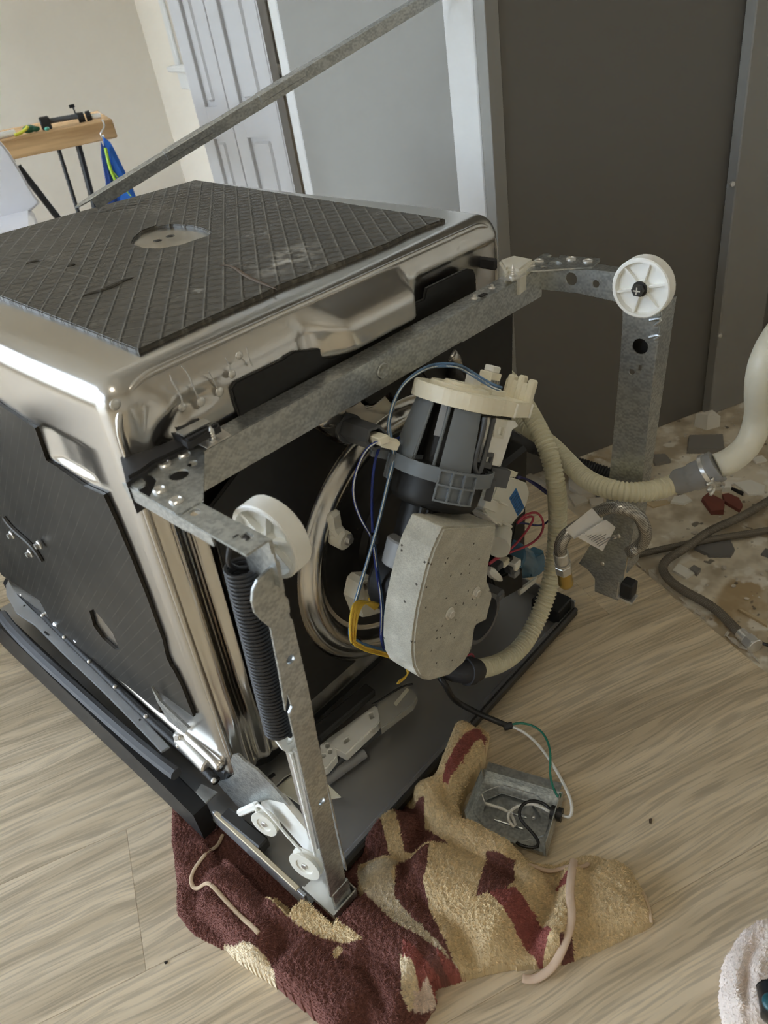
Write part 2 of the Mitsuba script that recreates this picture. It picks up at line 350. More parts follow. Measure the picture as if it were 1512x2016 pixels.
labels[dk] = {'label': 'white folding door with sunk panels, standing half open left of the grey panel', 'kind': 'structure'}
leaf_parts(1.289, 1.513, dk); leaf_parts(1.516, 1.690, dk)
kn = W(0, 0) + np.array([(1.36, 1.6535, 0.5988)][0])
put('knob', join(lathe([(0, 0), (.006, 0), (.006, .018), (.016, .022), (.018, .030), (.012, .036), (0, .037)], [DX, kn[1], kn[2]], [-1, 0, 0], 20)), 'zinc_bright', dk)
# ceiling light of the kitchen
lamp = thing('ceiling_light', 'round white ceiling light above the kitchen floor', 'light')
LC = W(-.55, -.75, HZ)
put('rim', lathe([(.175, 0), (.185, -.01), (.185, -.05), (.172, -.055), (.172, 0)], LC, [0, 0, 1], 40), 'trim_white', lamp)
dif = lathe([(.171, -.045), (.12, -.066), (.06, -.074), (0, -.076)], LC, [0, 0, 1], 40)
if dif.face_normals[:, 2].mean() > 0: dif.invert()
k = put('diffuser', dif, 'white_plastic', lamp, smooth=True)
scene[k]['emitter'] = {'type': 'area', 'radiance': {'type': 'rgb', 'value': [13.0, 11.8, 9.6]}}
if False: pass
# ================================================================ the dishwasher, lying on its door
dw = thing('dishwasher', 'stainless dishwasher lying on its door with its underside, pump and leg frame exposed', 'dishwasher')
def part(name, m, mat, smooth=30, label=None, parent=None, **k): return put(name, m, mat, parent or dw, smooth=smooth, label=label, D=True, **k)
X0, X1, Y0, Y1, Z0, ZT = .017, .583, 0.0, .614, .075, .621
def sm(a, b, x): t = np.clip((x - a) / (b - a), 0, 1); return t * t * (3 - 2 * t)
def sbump(x, a, b, w): return sm(a - w, a + w, x) * (1 - sm(b - w, b + w, x))
def underside(x, z):
    """how far the stamped underside stands out (towards -y) at x, z"""
    dx, dz = x - X0, ZT - z
    R = .075; cx, cz = np.clip(R - dx, 0, None), np.clip(R - dz, 0, None)
    d = np.where((cx > 0) & (cz > 0), R - np.hypot(cx, cz), np.minimum(dx, dz))      # distance from the rounded left/top outline
    h = -.007 * np.exp(-((d - .040) / .007) ** 2) * (1 - sm(.075, .11, dx)) + .002 * np.exp(-((d - .024) / .004) ** 2)
    side = (1 - sm(.055, .075, dx)) * (1 - sm(.48, .56, z))
    h += side * .0018 * np.sin(2 * np.pi * dx / .0165) * sm(.012, .022, dx)
    low = 1 - sm(.14, .30, z)
    h += side * low * .0022 * np.sin(9 * z + 60 * dx + 14 * z * z * 8)
    h += .0100 * sbump(x, .056, .225, .012) * sm(.617, .580, z) * (1 - sm(.556, .538, z))
    bw = .020 + .015 * sm(.60, .56, z)
    h += .0360 * sm(.245 - bw, .245 + bw, x) * (1 - sm(.378 - .016, .378 + .016, x)) * sm(.620, .588, z) * (1 - sm(.570, .545, z))
    h += .0035 * np.exp(-((x - .402) / .010) ** 2) * sbump(z, .54, .60, .012)
    h -= .004 * sbump(z, .10, .49, .02) * sbump(x, .09, .56, .02)
    h += .004 * np.exp(-((x - .55) / .03) ** 2) * sbump(z, .2, .45, .05)
    return h
def tub_mesh():
    lo, hi, r = np.array([X0, Y0, Z0]), np.array([X1, Y1, ZT]), .026
    c, hs = (lo + hi) / 2, (hi - lo) / 2
    def ax(k, fine):
        e = np.linspace(0, 1, 9)[:-1]; e = np.sin(e * np.pi / 2) * 0 + np.tan(e * np.pi / 4) * 1.0
        a = -hs[k] + r * (e); n = int((2 * hs[k] - 2 * r) / fine)
        return np.r_[a, np.linspace(-hs[k] + r, hs[k] - r, n + 1), -a[::-1]]
    V, F, off = [], [], 0
    for k in range(3):
        i, j = [(1, 2), (0, 2), (0, 1)][k]
        for sgn in (-1, 1):
            f = .0032 if (k == 1 and sgn < 0) else .02
            a, b = (ax(i, .0032 if i != 1 else .02), ax(j, .0032 if j != 1 else .02)) if True else None
            A, B = np.meshgrid(a, b, indexing='ij'); q = np.zeros(A.shape + (3,)); q[..., i], q[..., j], q[..., k] = A, B, sgn * hs[k]
            inner = np.clip(q, -(hs - r), hs - r); dvec = q - inner; p = inner + r * dvec / np.maximum(np.linalg.norm(dvec, axis=-1, keepdims=True), 1e-9)
            n, m = A.shape; u, v = np.meshgrid(np.arange(n - 1), np.arange(m - 1), indexing='ij')
            qd = np.stack([u * m + v, (u + 1) * m + v, (u + 1) * m + v + 1, u * m + v + 1], -1).reshape(-1, 4)
            if (sgn > 0) == (k == 1): qd = qd[:, ::-1]
            V.append(p.reshape(-1, 3)); F.append(qd + off); off += n * m
    V = np.vstack(V) + c; m = mesh(V, np.vstack(F)); m.merge_vertices(digits_vertex=6)
    v = np.array(m.vertices); w = 1 - sm(.0, .024, v[:, 1])
    v[:, 1] -= underside(v[:, 0], v[:, 2]) * w * (v[:, 1] < .03)
    # left face: one stamped pocket beside the sheet, and slow waviness of the thin steel
    w = 1 - sm(X0 + .0, X0 + .02, v[:, 0])
    yy, zz = v[:, 1], v[:, 2]
    v[:, 0] += w * (.0045 * sbump(yy, .075, .150, .004) * sbump(zz, .505, .545, .004) + .0012 * np.sin(yy * 17 + 2) * np.sin(zz * 13))
    w = sm(ZT - .02, ZT, v[:, 2]); v[:, 2] += w * .0010 * np.sin(v[:, 0] * 15) * np.sin(v[:, 1] * 12)
    m.vertices = v
    return m
part('tub', tub_mesh(), 'steel', smooth=True, label='stainless steel tub')
def rim(o, dep, z0):
    a = np.linspace(0, np.pi / 2, 9); R = .045
    P = [(X0 + o, dep, z0), (X0 + o, dep, .35)] + [(X0 + o + R * (1 - np.cos(t)), dep, ZT - o - R * (1 - np.sin(t))) for t in a] + [(.2, dep, ZT - o), (.4, dep, ZT - o)] + [(X1 - o - R * (1 - np.sin(t)), dep, ZT - o - R * (1 - np.cos(t))) for t in a] + [(X1 - o, dep, .35), (X1 - o, dep, .2)]
    P = np.array(P); t = np.r_[0, np.cumsum(np.linalg.norm(np.diff(P, axis=0), axis=1))]
    return np.stack([np.interp(np.linspace(0, t[-1], 220), t, P[:, k]) for k in range(3)], 1)
part('rim_bead', sweep(rim(.0060, .0070, .12), .0034, 10), 'steel', smooth=True)
part('corner_rubber', extr([(0.0203, 0.0149), (0.0334, 0.0122), (0.0502, -0.0001), (0.0729, -0.0028), (0.0689, -0.0253), (0.0299, -0.0224), (0.0175, -0.0259), (0.0088, -0.0259), (0.0001, -0.0266), (0.01, -0.0066)], .034, FZ(.5215), (), .003), 'black_rubber', smooth=False, label='black rubber corner block behind the left corner plate')
# damping sheets
hole = Polygon([(0.2714, 0.3495), (0.2892, 0.3713), (0.3166, 0.3934), (0.339, 0.3947), (0.3534, 0.3761), (0.36, 0.3432), (0.3566, 0.311), (0.349, 0.2868), (0.3369, 0.2781), (0.3209, 0.2795), (0.2972, 0.2787), (0.2766, 0.2921), (0.2677, 0.3154)]).buffer(.003).buffer(-.003)
e_ = [(0.0764, 0.0359), (0.1244, 0.0386), (0.1385, 0.0393), (0.1782, 0.0416), (0.2341, 0.0441), (0.2506, 0.0473), (0.3483, 0.0413), (0.4151, 0.0383), (0.4534, 0.0419), (0.5155, 0.0386)]
bk = Polygon([tuple(a) for a in e_] + [(.549, .588), (.30, .596), (.075, .596), (.082, .33), (.079, .15)])
def sheet_grid(poly, z0, th, holes=()):
    return extr(poly, th, FZ(z0), holes, .0012)
bs = part('back_damping_sheet', sheet_grid(bk, ZT - .0004, .0052, [hole]), 'bitumen_back', smooth=False, label='dark quilted bitumen sheet on the upper face, with an oval window')
# two spot welds in the oval window, a burn scar and lifted wrinkles in the sheet
for a in [(0.3028, 0.3395, 0.622), (0.3235, 0.3412, 0.622)]:
    part('spot_weld', lathe([(0, .0012), (.0035, .001), (.0045, 0), (.0055, .0006), (.006, 0)], np.array(a) - [0, 0, .0004], [0, 0, 1], 12), 'dark_screw')
def wrinkle(P, r): 
    q = spline(P, step=.004); w = np.sin(np.linspace(0, np.pi, len(q))) ** .6
    return sweep(q, np.maximum(r * w, .0003), 8)
for s_, r_ in (([(0.1274, 0.2183, 0.6262), (0.1387, 0.2172, 0.6262), (0.1516, 0.2144, 0.6262), (0.1686, 0.2179, 0.6262), (0.1911, 0.2203, 0.6262)], .0026), ([(0.1575, 0.4057, 0.6262), (0.1669, 0.4035, 0.6262), (0.1739, 0.3975, 0.6262)], .002), ([(0.1764, 0.339, 0.6262), (0.1865, 0.3382, 0.6262)], .0022)):
    part('wrinkle', wrinkle(s_, r_), 'bitumen_back', parent=bs)
scene['scar_brown'] = pr((.085, .058, .036), .7)
part('burn_scar', wrinkle([(0.2645, 0.1602, 0.6262), (0.2675, 0.1425, 0.6262), (0.2562, 0.1081, 0.6262), (0.2468, 0.0707, 0.6262), (0.2406, 0.0372, 0.6262)], .0022), 'scar_brown', parent=bs, label='brown torn streak')
# side sheet, outlined as (y, z)
sp = [(.60, .557)] + [tuple(a) for a in [(0.2417, 0.544), (0.1662, 0.5391), (0.1727, 0.4991), (0.1548, 0.4994), (0.1266, 0.4968), (0.1006, 0.4947), (0.0617, 0.4989), (0.0564, 0.4689), (0.0523, 0.4253), (0.0501, 0.3795), (0.0509, 0.3124), (0.0562, 0.2909), (0.0584, 0.2792), (0.0518, 0.2626), (0.0469, 0.2419), (0.045, 0.1898), (0.1369, 0.1791), (0.1373, 0.1482), (0.1496, 0.1102), (0.2377, 0.0749), (0.3418, 0.0616), (0.4377, 0.0642)]] + [(.45, .155), (.60, .13)]
side_hole = Polygon([(0.2429, 0.2467), (0.2257, 0.2586), (0.2112, 0.2507), (0.1964, 0.2369), (0.1968, 0.2093), (0.2116, 0.2001), (0.2402, 0.2018), (0.2522, 0.2154)]).buffer(.002)
side_hole2 = Polygon([(0.0527, 0.2918), (0.0439, 0.2911), (0.04, 0.2757), (0.0478, 0.2614), (0.0562, 0.2702)]).buffer(.001)
part('side_damping_sheet', extr(sp, .0045, frame([X0 + .0006, 0, 0], [0, 1, 0], [0, 0, -1]) @ np.diag([1, -1, -1, 1]) if False else frame([X0 - .0042, 0, 0], [0, 1, 0], [0, 0, 1]), [side_hole, side_hole2], .001), 'bitumen_side', smooth=False, label='black bitumen sheet on the side wall, with an oval window')
for s_ in ([(0.01, 0.4053, 0.303), (0.01, 0.4101, 0.2947)], [(0.01, 0.3614, 0.2914), (0.01, 0.3507, 0.3)], [(0.01, 0.3057, 0.3312), (0.01, 0.3041, 0.3308)]):
    a = np.array(s_[0]); part('side_screw', join(cyl(a, a - [.004, 0, 0], .0062, 12, .001), cyl(a - [.003, 0, 0], a - [.008, 0, 0], .004, 6)), 'zinc_bright')
a = [(0.011, 0.414, 0.3274), (0.011, 0.3882, 0.3135), (0.011, 0.3522, 0.3082), (0.011, 0.3364, 0.2881)]; part('side_clip', wire(a, .0035), 'dark_screw')
# underside sheet, outlined as (x, z), with the round sump well cut out
RC = np.array([.335, -.0, .285]); RR = .172
up = [(0.1313, 0.5455), (0.129, 0.5653), (0.1287, 0.5783), (0.1351, 0.5826), (0.1457, 0.5826), (0.1951, 0.582), (0.1954, 0.5832), (0.2088, 0.584), (0.2345, 0.5759), (0.2626, 0.5733), (0.2949, 0.5713), (0.3091, 0.5624), (0.3387, 0.5611), (0.3642, 0.5617), (0.3678, 0.5681), (0.3798, 0.5717), (0.4063, 0.5706)]
up2 = [(0.4119, 0.5814), (0.4864, 0.5809), (0.4998, 0.576), (0.5046, 0.5674), (0.5051, 0.5487)]
low = [(.560, .525), (.5862, .500), (.5862, .145), (.46, .140), (.085, .140), (.066, .168), (.073, .476), (.120, .500), (.128, .52)]
ug = Polygon([tuple(a) for a in up] + [tuple(a) for a in up2] + low).buffer(0)
lug = Polygon([(0.2207, 0.4946), (0.2257, 0.5056), (0.2516, 0.5093), (0.2651, 0.5123), (0.2868, 0.5096), (0.2893, 0.4971), (0.3009, 0.4826), (0.3131, 0.4794), (0.3329, 0.4825), (0.3525, 0.4517), (0.2839, 0.4348), (0.2438, 0.4672)])
ug = ug.difference(Point(RC[0], RC[2]).buffer(RR + .012, 48)).difference(lug.buffer(.004).buffer(-.002))
part('underside_damping_sheet', extr(ug, .0040, FY(-.0100), (), .001), 'bitumen_black', smooth=False, label='black damping sheet on the underside')
backing = sbox(.07, .12, .575, .51).difference(Point(RC[0], RC[2]).buffer(RR - .004, 48))
# sump well: stamped ring and dark bowl
part('sump_ring', lathe([(RR + .018, .001), (RR + .012, -.008), (RR + .006, -.0095), (RR + .002, -.007), (RR - .001, -.012), (RR - .006, -.020), (RR - .013, -.0225), (RR - .020, -.020), (RR - .025, -.013), (RR - .0275, -.006), (RR - .031, -.0035), (RR - .040, -.0035)], RC, [0, 1, 0], 96), 'steel', smooth=True, label='round stamped steel ring around the pump well')
part('well_cover', lathe([(RR - .035, -.003), (RR - .038, -.0075), (RR - .050, -.0085), (RR - .060, -.016), (RR - .085, -.017), (RR - .09, -.024), (.02, -.026), (0, -.026)], RC, [0, 1, 0], 72), 'black_plastic', smooth=40, label='black sump cover')
lugm = extr(lug.buffer(-.002), .006, FY(-.004), (), .0015)
part('lug_plate', lugm, 'steel', smooth=False, label='crumpled steel lug beside the well')
for a, r_, sc in (([(0.2415, -0.014, 0.4995)][0], .017, (1.2, .5, .8)), ([(0.2757, -0.014, 0.5042)][0], .013, (1.3, .5, .7)), ([(0.2337, -0.012, 0.507)][0], .012, (.8, .5, 1.2))):
    part('lug_dimple', ico(a, r_, 3, sc), 'steel', smooth=True)
a = [(0.4492, -0.012, 0.487), (0.4687, -0.012, 0.463)]; part('wall_lug', sweep(spline([a[0], (np.array(a[0]) + a[1]) / 2, a[1]], n=8), [.008, .0095, .0095, .009, .009, .008, .007, .006, .004], 12), 'steel', smooth=True)
# door: the pan on the floor
dx0, dx1, dy0, dy1 = -.010, .598, -.132, .70
pan = [bbox([dx0, dy0, .000], [dx1, dy1, .004]), bbox([dx0, dy0, .0], [dx0 + .004, .04, .030], .0008), bbox([dx1 - .004, dy0, .0], [dx1, dy1, .030], .0008), bbox([dx0 + .02, dy0, .0], [dx1, dy0 + .012, .010], .003)]
scene['door_steel'] = pr((.36, .36, .355), .38, .6)
scene['rim_tan'] = pr((.52, .45, .32), .5, .2)
dr_ = part('door_panel', join(*pan), 'door_steel', smooth=False, label='grey steel door panel on the floor under the frame')
part('rim_edge', bbox([dx0 - .001, dy0 + .012, .0275], [dx0 + .005, .035, .0312], .0008), 'rim_tan', parent=dr_, label='scuffed tan edge of the door rim')
part('near_lip', bar([dx0 + .03, dy0 - .002, .010], [dx1, dy0 - .002, .010], .008, .016, c=.003), 'dark_screw', parent=dr_)
part('corner_block', bbox([.555, -.126, .004], [.597, -.075, .034], .002), 'black_plastic', parent=dr_, label='black corner block')
part('liner', bbox([.02, .03, .032], [.58, .66, .085], .006), 'black_plastic', label='black door liner')
part('handle_ridge', bbox([.06, .62, -.045], [.54, .66, .0], .008), 'black_plastic', parent=dr_)
# black side edge of the door and the grey flange of the tub above it
def strip(pts, w, h, mat, name, label=None): part(name, join(*[bar(pts[i], pts[i + 1], w, h, c=.002) for i in range(len(pts) - 1)]), mat, smooth=False, label=label)
ed = [(.045, -.012), (.05, .036), (.10, .042), (.20, .048), (.40, .052), (.56, .056), (.63, .055), (.66, .045), (.665, .0), (.64, -.026), (.40, -.020), (.15, -.014)]
part('door_edge', extr(ed, .022, FX(-.030), (), .002), 'black_plastic', smooth=False, label='black plastic side of the door')
fl = [(.098, .064), (.10, .094), (.35, .097), (.53, .100), (.57, .112), (.585, .135), (.60, .14), (.615, .12), (.61, .085), (.58, .066), (.5, .062)]
fx = [(-0.0017, 0.1162), (0.0007, 0.1546), (0.0036, 0.1898), (0.0071, 0.269), (0.0096, 0.3633), (0.0136, 0.4548), (0.0154, 0.5395), (0.0173, 0.5835), (0.021, 0.6059), (0.0344, 0.6369), (0.0309, 0.6418), (0.0163, 0.6264), (0.0053, 0.6001), (-0.0054, 0.5425), (-0.0003, 0.4918), (-0.0039, 0.3871), (-0.0061, 0.2817), (-0.009, 0.2019), (-0.0136, 0.1189)]
fg = part('flange', extr(fx, .003, FZ(.0875), (), .0008), 'grey_steel', smooth=False, label='grey painted steel flange of the tub opening')
lip = spline([(-.018, .085, .078), (-.024, .20, .079), (-.026, .35, .079), (-.026, .48, .080), (-.020, .57, .082)], n=24)
part('flange_lip', sweep(lip, .0085, 8), 'dark_grey_plastic')
for s_ in ([(0.0098, 0.5475, 0.0906), (0.0126, 0.5475, 0.0906)], [(0.0019, 0.4608, 0.0906), (0.0013, 0.4468, 0.0906)], [(-0.003, 0.1863, 0.0906), (-0.0016, 0.1862, 0.0906)]):
    a = np.array(s_); part('flange_slot', bar(a[0], a[1] + np.array([.001, 0, 0]), .003, .001), 'black_plastic', parent=fg, smooth=False)
rail = [np.array(a) for a in [(0.021, 0.5597, 0.1), (0.0174, 0.4809, 0.1), (0.0139, 0.4054, 0.1), (0.0112, 0.3272, 0.1), (0.0082, 0.2524, 0.1), (0.0055, 0.1721, 0.1), (0.0048, 0.0978, 0.1), (0.0016, 0.0203, 0.1)]]
part('edge_rail', sweep(spline(rail, n=40), .006, 10), 'black_plastic', smooth=True, label='dark round edge trim of the tub')
part('tub_bead', sweep(spline([a + np.array([.012, .0, .014]) for a in rail], n=40), .0075, 12), 'steel', smooth=True)
for a in rail: part('rivet', ico(a + np.array([-.003, -.001, .005]), .0034, 2), 'zinc_bright', smooth=True)
for s_ in ([(0.018, 0.432, 0.112)], [(0.0199, 0.3719, 0.112)], [(0.0088, 0.1019, 0.112)], [(0.02, 0.0674, 0.112)]):
    a = np.array(s_[0]); part('clip_screw', join(ico(a, .0065, 2, (1, 1.4, .8)), cyl(a, a + [-.006, -.004, .006], .0032, 8)), 'zinc_bright')
part('side_bracket', extr([(0.1136, 0.2028), (0.104, 0.1832), (0.0481, 0.1748), (0.0682, 0.1498), (0.1032, 0.1473), (0.1094, 0.1642), (0.114, 0.1729)], .003, FX(.004)), 'galvanized', smooth=False)
tb = [(0.0115, 0.1051, 0.105), (0.008, 0.0395, 0.105)]; part('hinge_tube', cyl(tb[0], tb[1], .011, 20, .002), 'zinc_bright', smooth=40)
# ---------------------------------------------------------------- leg frame
def P2(l): return [tuple(a) for a in l]
def rivets(pts, parent, up, r=.0062):
    for a in pts:
        a = np.array(a); part('rivet', lathe([(r, 0), (r, .0012), (r * .78, .0024), (r * .62, .0024), (r * .5, .0012), (0, .0010)], a, up, 16), 'zinc_bright', parent=parent)
def hexscrew(a, d, name='screw', parent=None, r=.0055, mat='zinc_bright'):
    a, d = np.array(a, float), np.array(d, float) / np.linalg.norm(d)
    part(name, join(cyl(a, a + d * .0012, r * 1.45, 20, .0003), cyl(a + d * .001, a + d * .0048, r, 6, .0006)), mat, parent=parent)
gz = .5475
g1 = Polygon(P2([(0.0043, -0.0165), (0.0073, -0.0143), (0.0684, -0.0157), (0.0719, -0.0185), (0.0709, -0.0373), (0.041, -0.0763), (0.0243, -0.0972), (0.0039, -0.0977), (0.0005, -0.0936), (0.0004, -0.0618), (0.0027, -0.0556), (0.0201, -0.0394), (0.0225, -0.0265), (0.0206, -0.0238), (0.0148, -0.0256), (0.0129, -0.034), (0.0096, -0.0371), (0.0032, -0.0371), (0.0018, -0.0342)])).buffer(0)
gp = part('corner_plate', extr(g1, .0018, FZ(gz), dots([(0.0357, -0.0488)], .0082) + dots([(0.0532, -0.0438)], .0045), .0004), 'galvanized', smooth=False, label='left galvanized corner plate with four rivets and a hook')
rivets([(0.058, -0.025, 0.549), (0.0387, -0.0251, 0.549), (0.0126, -0.0556, 0.549), (0.0115, -0.0803, 0.549)], gp, [0, 0, 1])
part('flange', extr([(-.015, .0), (-.10, 0), (-.10, -.014), (-.02, -.014)], .0016, frame([.0015, 0, gz], [0, 1, 0], [0, 0, 1])), 'galvanized', parent=gp, smooth=False)
# cross bar
LB, RB = np.array([.058, -.0317, .5474]), np.array([.574, -.0615, .5635])
cx_ = (RB - LB) / np.linalg.norm(RB - LB); CM = frame(LB, cx_, [0, 1, 0]); Lc = np.linalg.norm(RB - LB)
cut = sbox(-.01, -.05, Lc + .01, .0).difference(sbox(Lc * .62, -.05, Lc * .72, -.0335)).difference(sbox(Lc * .985, -.05, Lc + .02, -.027))
barm = [xf(bbox([0, 0, -.0016], [Lc, .023, 0], .0004), CM)]
face = trimesh.creation.extrude_polygon(sbox(0, -.0365, Lc, 0).difference(sbox(Lc * .60, -.04, Lc * .70, -.0335)).difference(Point(Lc * .46, -.018).buffer(.0001)), .0016, engine='earcut')
barm.append(xf(face, frame(LB, cx_, [0, 0, 1])))
barm.append(xf(bbox([0, .0, -.0365], [Lc, .006, -.035]), CM))
cb = part('cross_bar', join(*barm), 'galvanized', smooth=False, label='long galvanized cross bar under the tub')
part('dimple', lathe([(.009, 0), (.008, .0012), (.006, .0012), (.004, .0003), (0, .0003)], LB + cx_ * Lc * .455 + np.array([0, -.0017, -.018]), [0, -1, 0], 20), 'galvanized', parent=cb)
for a in ([(0.4496, -0.0508, 0.562)][0], [(0.484, -0.0511, 0.563)][0]):
    a = np.array(a); part('screw', join(cyl(a, a + [0, 0, .003], .0042, 12, .001), cyl(a, a + [0, 0, .006], .002, 8)), 'zinc_bright', parent=cb)
part('slot', bar([(0.4583, -0.0516, 0.5628)][0], [(0.4703, -0.0522, 0.5628)][0], .006, .0008), 'black_plastic', parent=cb, smooth=False)
def spike(a, up, parent, h=.013):
    a, up = np.array(a, float), np.array(up, float); pr_ = [(0, 0), (.0045, 0), (.0045, .0015)] + [(.0018 + .0010 * (i % 2), .002 + .0012 * i) for i in range(9)] + [(0, h + .002)]
    part('screw', lathe(pr_, a, up, 10), 'zinc_bright', parent=parent)
# left arm, tray shaped
la = np.array([(0.0012, -0.0922, 0.548), (0.0052, -0.0953, 0.548), (0.0192, -0.0961, 0.548), (0.0186, -0.1396, 0.548), (0.0208, -0.1409, 0.548), (0.0211, -0.1769, 0.548), (0.0202, -0.1789, 0.548), (0.0053, -0.176, 0.548), (-0.0005, -0.1774, 0.548), (-0.0028, -0.1594, 0.548), (-0.0001, -0.1463, 0.548)])
part_arm = part('side_arm', join(extr(Polygon([(0.0, -.075), (.0225, -.075), (.0225, -.150), (.021, -.1785), (0.0, -.1785)]), .0016, FZ(.5465), dots([(.011, -.104)], .0042) + [Polygon([(.011, -.158), (.018, -.158), (.018, -.166), (.011, -.166)])], .0004),
      bbox([0, -.138, .5370], [.0016, -.07, .5475]), bbox([.0209, -.1785, .5345], [.0225, -.07, .5475])), 'galvanized', smooth=False, label='left galvanized arm of the leg frame')
part('inner_cheek', bbox([.0228, -.178, .500], [.0246, -.140, .5460]), 'galvanized', parent=part_arm, smooth=False)
# left leg
ll = Polygon(P2([(0.031, 0.5189), (0.0307, 0.5044), (0.03, 0.4885), (0.0284, 0.4867), (0.0317, 0.4776), (0.0305, 0.4667), (0.028, 0.464), (0.031, 0.457), (0.0317, 0.3765), (0.0291, 0.3026), (0.0257, 0.1717), (0.0246, 0.0742), (0.0228, 0.0609), (0.0166, 0.0593), (-0.0001, 0.0622), (0.0022, 0.1073), (0.0023, 0.1337), (0.0048, 0.2992), (0.0064, 0.3657), (0.0107, 0.3702), (0.0101, 0.3881), (0.0039, 0.3708), (0.0073, 0.418), (0.0095, 0.4649), (0.0027, 0.4794), (-0.0007, 0.4891), (-0.0007, 0.5002), (0.0025, 0.5096), (0.0084, 0.5152), (0.0154, 0.5171)])).buffer(0)
lp = part('leg', extr(ll, .0022, FY(-.1695), dots([(0.0205, 0.4203)], .0042) + dots([(0.0175, 0.2223)], .0040), .0005), 'galvanized', smooth=False, label='left galvanized leg with a rounded ear, the spring beside it')
part('return_flange', extr([(-.170, .505), (-.170, .075), (-.150, .075), (-.150, .505)], .0016, FX(.0285)), 'galvanized', parent=lp, smooth=False)
fb = np.array([.012, -.152, .034])
part('foot', join(bbox([-.004, -.176, .024], [.032, -.122, .0258]), bbox([-.004, -.176, .024], [.032, -.1742, .036]), bbox([.0305, -.176, .024], [.032, -.122, .040]), bbox([-.004, -.176, .024], [-.0024, -.122, .031])), 'zinc_bright', parent=lp, smooth=False)
part('foot_block', bbox([.012, -.172, .026], [.029, -.150, .056], .002), 'black_plastic', parent=lp)
part('toe', bbox([.0015, -.1725, .030], [.027, -.169, .064], .001), 'galvanized', parent=lp)
# right corner plate, arm and leg
rz = .5675
g2 = Polygon(P2([(0.5385, -0.0529), (0.5443, -0.0684), (0.5853, -0.1241), (0.6106, -0.1205), (0.6179, -0.1163), (0.608, -0.0667), (0.5987, -0.0711), (0.5945, -0.0656), (0.5984, -0.0553), (0.6053, -0.0569), (0.61, -0.0477), (0.6025, -0.045)])).buffer(0)
gp2 = part('corner_plate', extr(g2, .0018, FZ(rz), dots([(0.5781, -0.0777)], .0085) + dots([(0.5609, -0.0726)], .0045), .0004), 'galvanized', smooth=False, label='right galvanized corner plate with four rivets')
rivets([(0.5765, -0.0567, 0.5693), (0.5566, -0.0572, 0.5693), (0.6001, -0.0875, 0.5693), (0.6009, -0.1093, 0.5693)], gp2, [0, 0, 1])
ra = Polygon(P2([(-0.0588, 0.5591), (-0.1334, 0.5717), (-0.1697, 0.573), (-0.1807, 0.539), (-0.1619, 0.5394), (-0.1147, 0.5412), (-0.0596, 0.5374)])).buffer(0)
ram = part('side_arm', join(extr(ra, .0018, FX(.570), dots([(-0.1056, 0.5569)], .0078) + dots([(-0.1379, 0.5558)], .0045)), bbox([.570, -.196, .5655], [.604, -.06, .5672])), 'galvanized', smooth=False, label='right galvanized arm of the leg frame')
rl = Polygon(P2([(-0.1741, 0.5499), (-0.1771, 0.5216), (-0.179, 0.4793), (-0.1799, 0.4316), (-0.1811, 0.3358), (-0.1808, 0.2714), (-0.1771, 0.2183), (-0.1476, 0.1369), (-0.1625, 0.1332), (-0.1753, 0.1208), (-0.1767, 0.0966), (-0.2142, 0.0982), (-0.2171, 0.1258), (-0.2196, 0.2016), (-0.2218, 0.2478), (-0.2259, 0.3097), (-0.2243, 0.3883), (-0.2221, 0.4506), (-0.2205, 0.5034), (-0.2208, 0.5322), (-0.2152, 0.5567)])).buffer(0)
rlp = part('leg', extr(rl, .0020, FX(.566), dots([(-0.202, 0.4933)], .0095) + dots([(-0.1953, 0.4592)], .0038) + [sbox(*np.r_[np.min([(-0.2029, 0.4706), (-0.2071, 0.463)], 0), np.max([(-0.2029, 0.4706), (-0.2071, 0.463)], 0)])], .0004), 'galvanized', smooth=False, label='right galvanized leg, wide side to the pump')
yb = np.array([(-0.2208, 0.5322), (-0.219, 0.1941)])
part('return_flange', mesh(*(lambda a: (a.vertices, a.faces))(extr([(.567, .545), (.602, .545), (.602, .155), (.567, .155)], .0018, frame([0, -.2205, 0], [1, 0, 0], [0, 0, 1])))), 'galvanized', parent=rlp, smooth=False)
for s_ in ([(0.565, -0.2101, 0.527), (0.565, -0.2226, 0.5306), (0.565, -0.2166, 0.5223)], [(0.565, -0.2121, 0.5069), (0.565, -0.2239, 0.5118), (0.565, -0.2187, 0.5058)]):
    part('pressed_tab', sweep(spline(s_, n=8), .0022, 8), 'galvanized', parent=rlp)
part('hole_back', cyl(np.array([(0.58, -0.196, 0.4866)][0]), np.array([(0.58, -0.196, 0.4866)][0]) + [.004, 0, 0], .012), 'black_plastic', parent=rlp)
a = np.array([(0.566, -0.2248, 0.126)][0])
part('foot', join(bbox(a + [-.006, -.010, -.013], a + [.014, .008, .013], .002)), 'black_plastic', parent=rlp)
part('foot_rim', join(bbox(a + [-.0075, -.013, -.016], a + [-.006, .010, -.0135]), bbox(a + [-.0075, .0085, -.016], a + [-.006, .0105, .014]), bbox(a + [-.0075, -.013, -.017], a + [.014, .010, -.0152])), 'zinc_bright', parent=rlp, smooth=False)
for s_ in ([(0.566, -0.1843, 0.1547)], [(0.566, -0.2034, 0.2138)], [(0.566, -0.1978, 0.2096)]):
    b = np.array(s_[0]); part('rivet', ico(b, .0036, 2, (.5, 1, 1)), 'zinc_bright', parent=rlp, smooth=True)
part('white_clip', join(bbox(np.array([(0.56, -0.2013, 0.2781)][0]), np.array([(0.56, -0.2013, 0.2781)][0]) + [.006, -.010, -.014], .002), cyl([(0.56, -0.2084, 0.2793)][0], [(0.56, -0.2111, 0.2713)][0], .002)), 'white_plastic', parent=rlp)
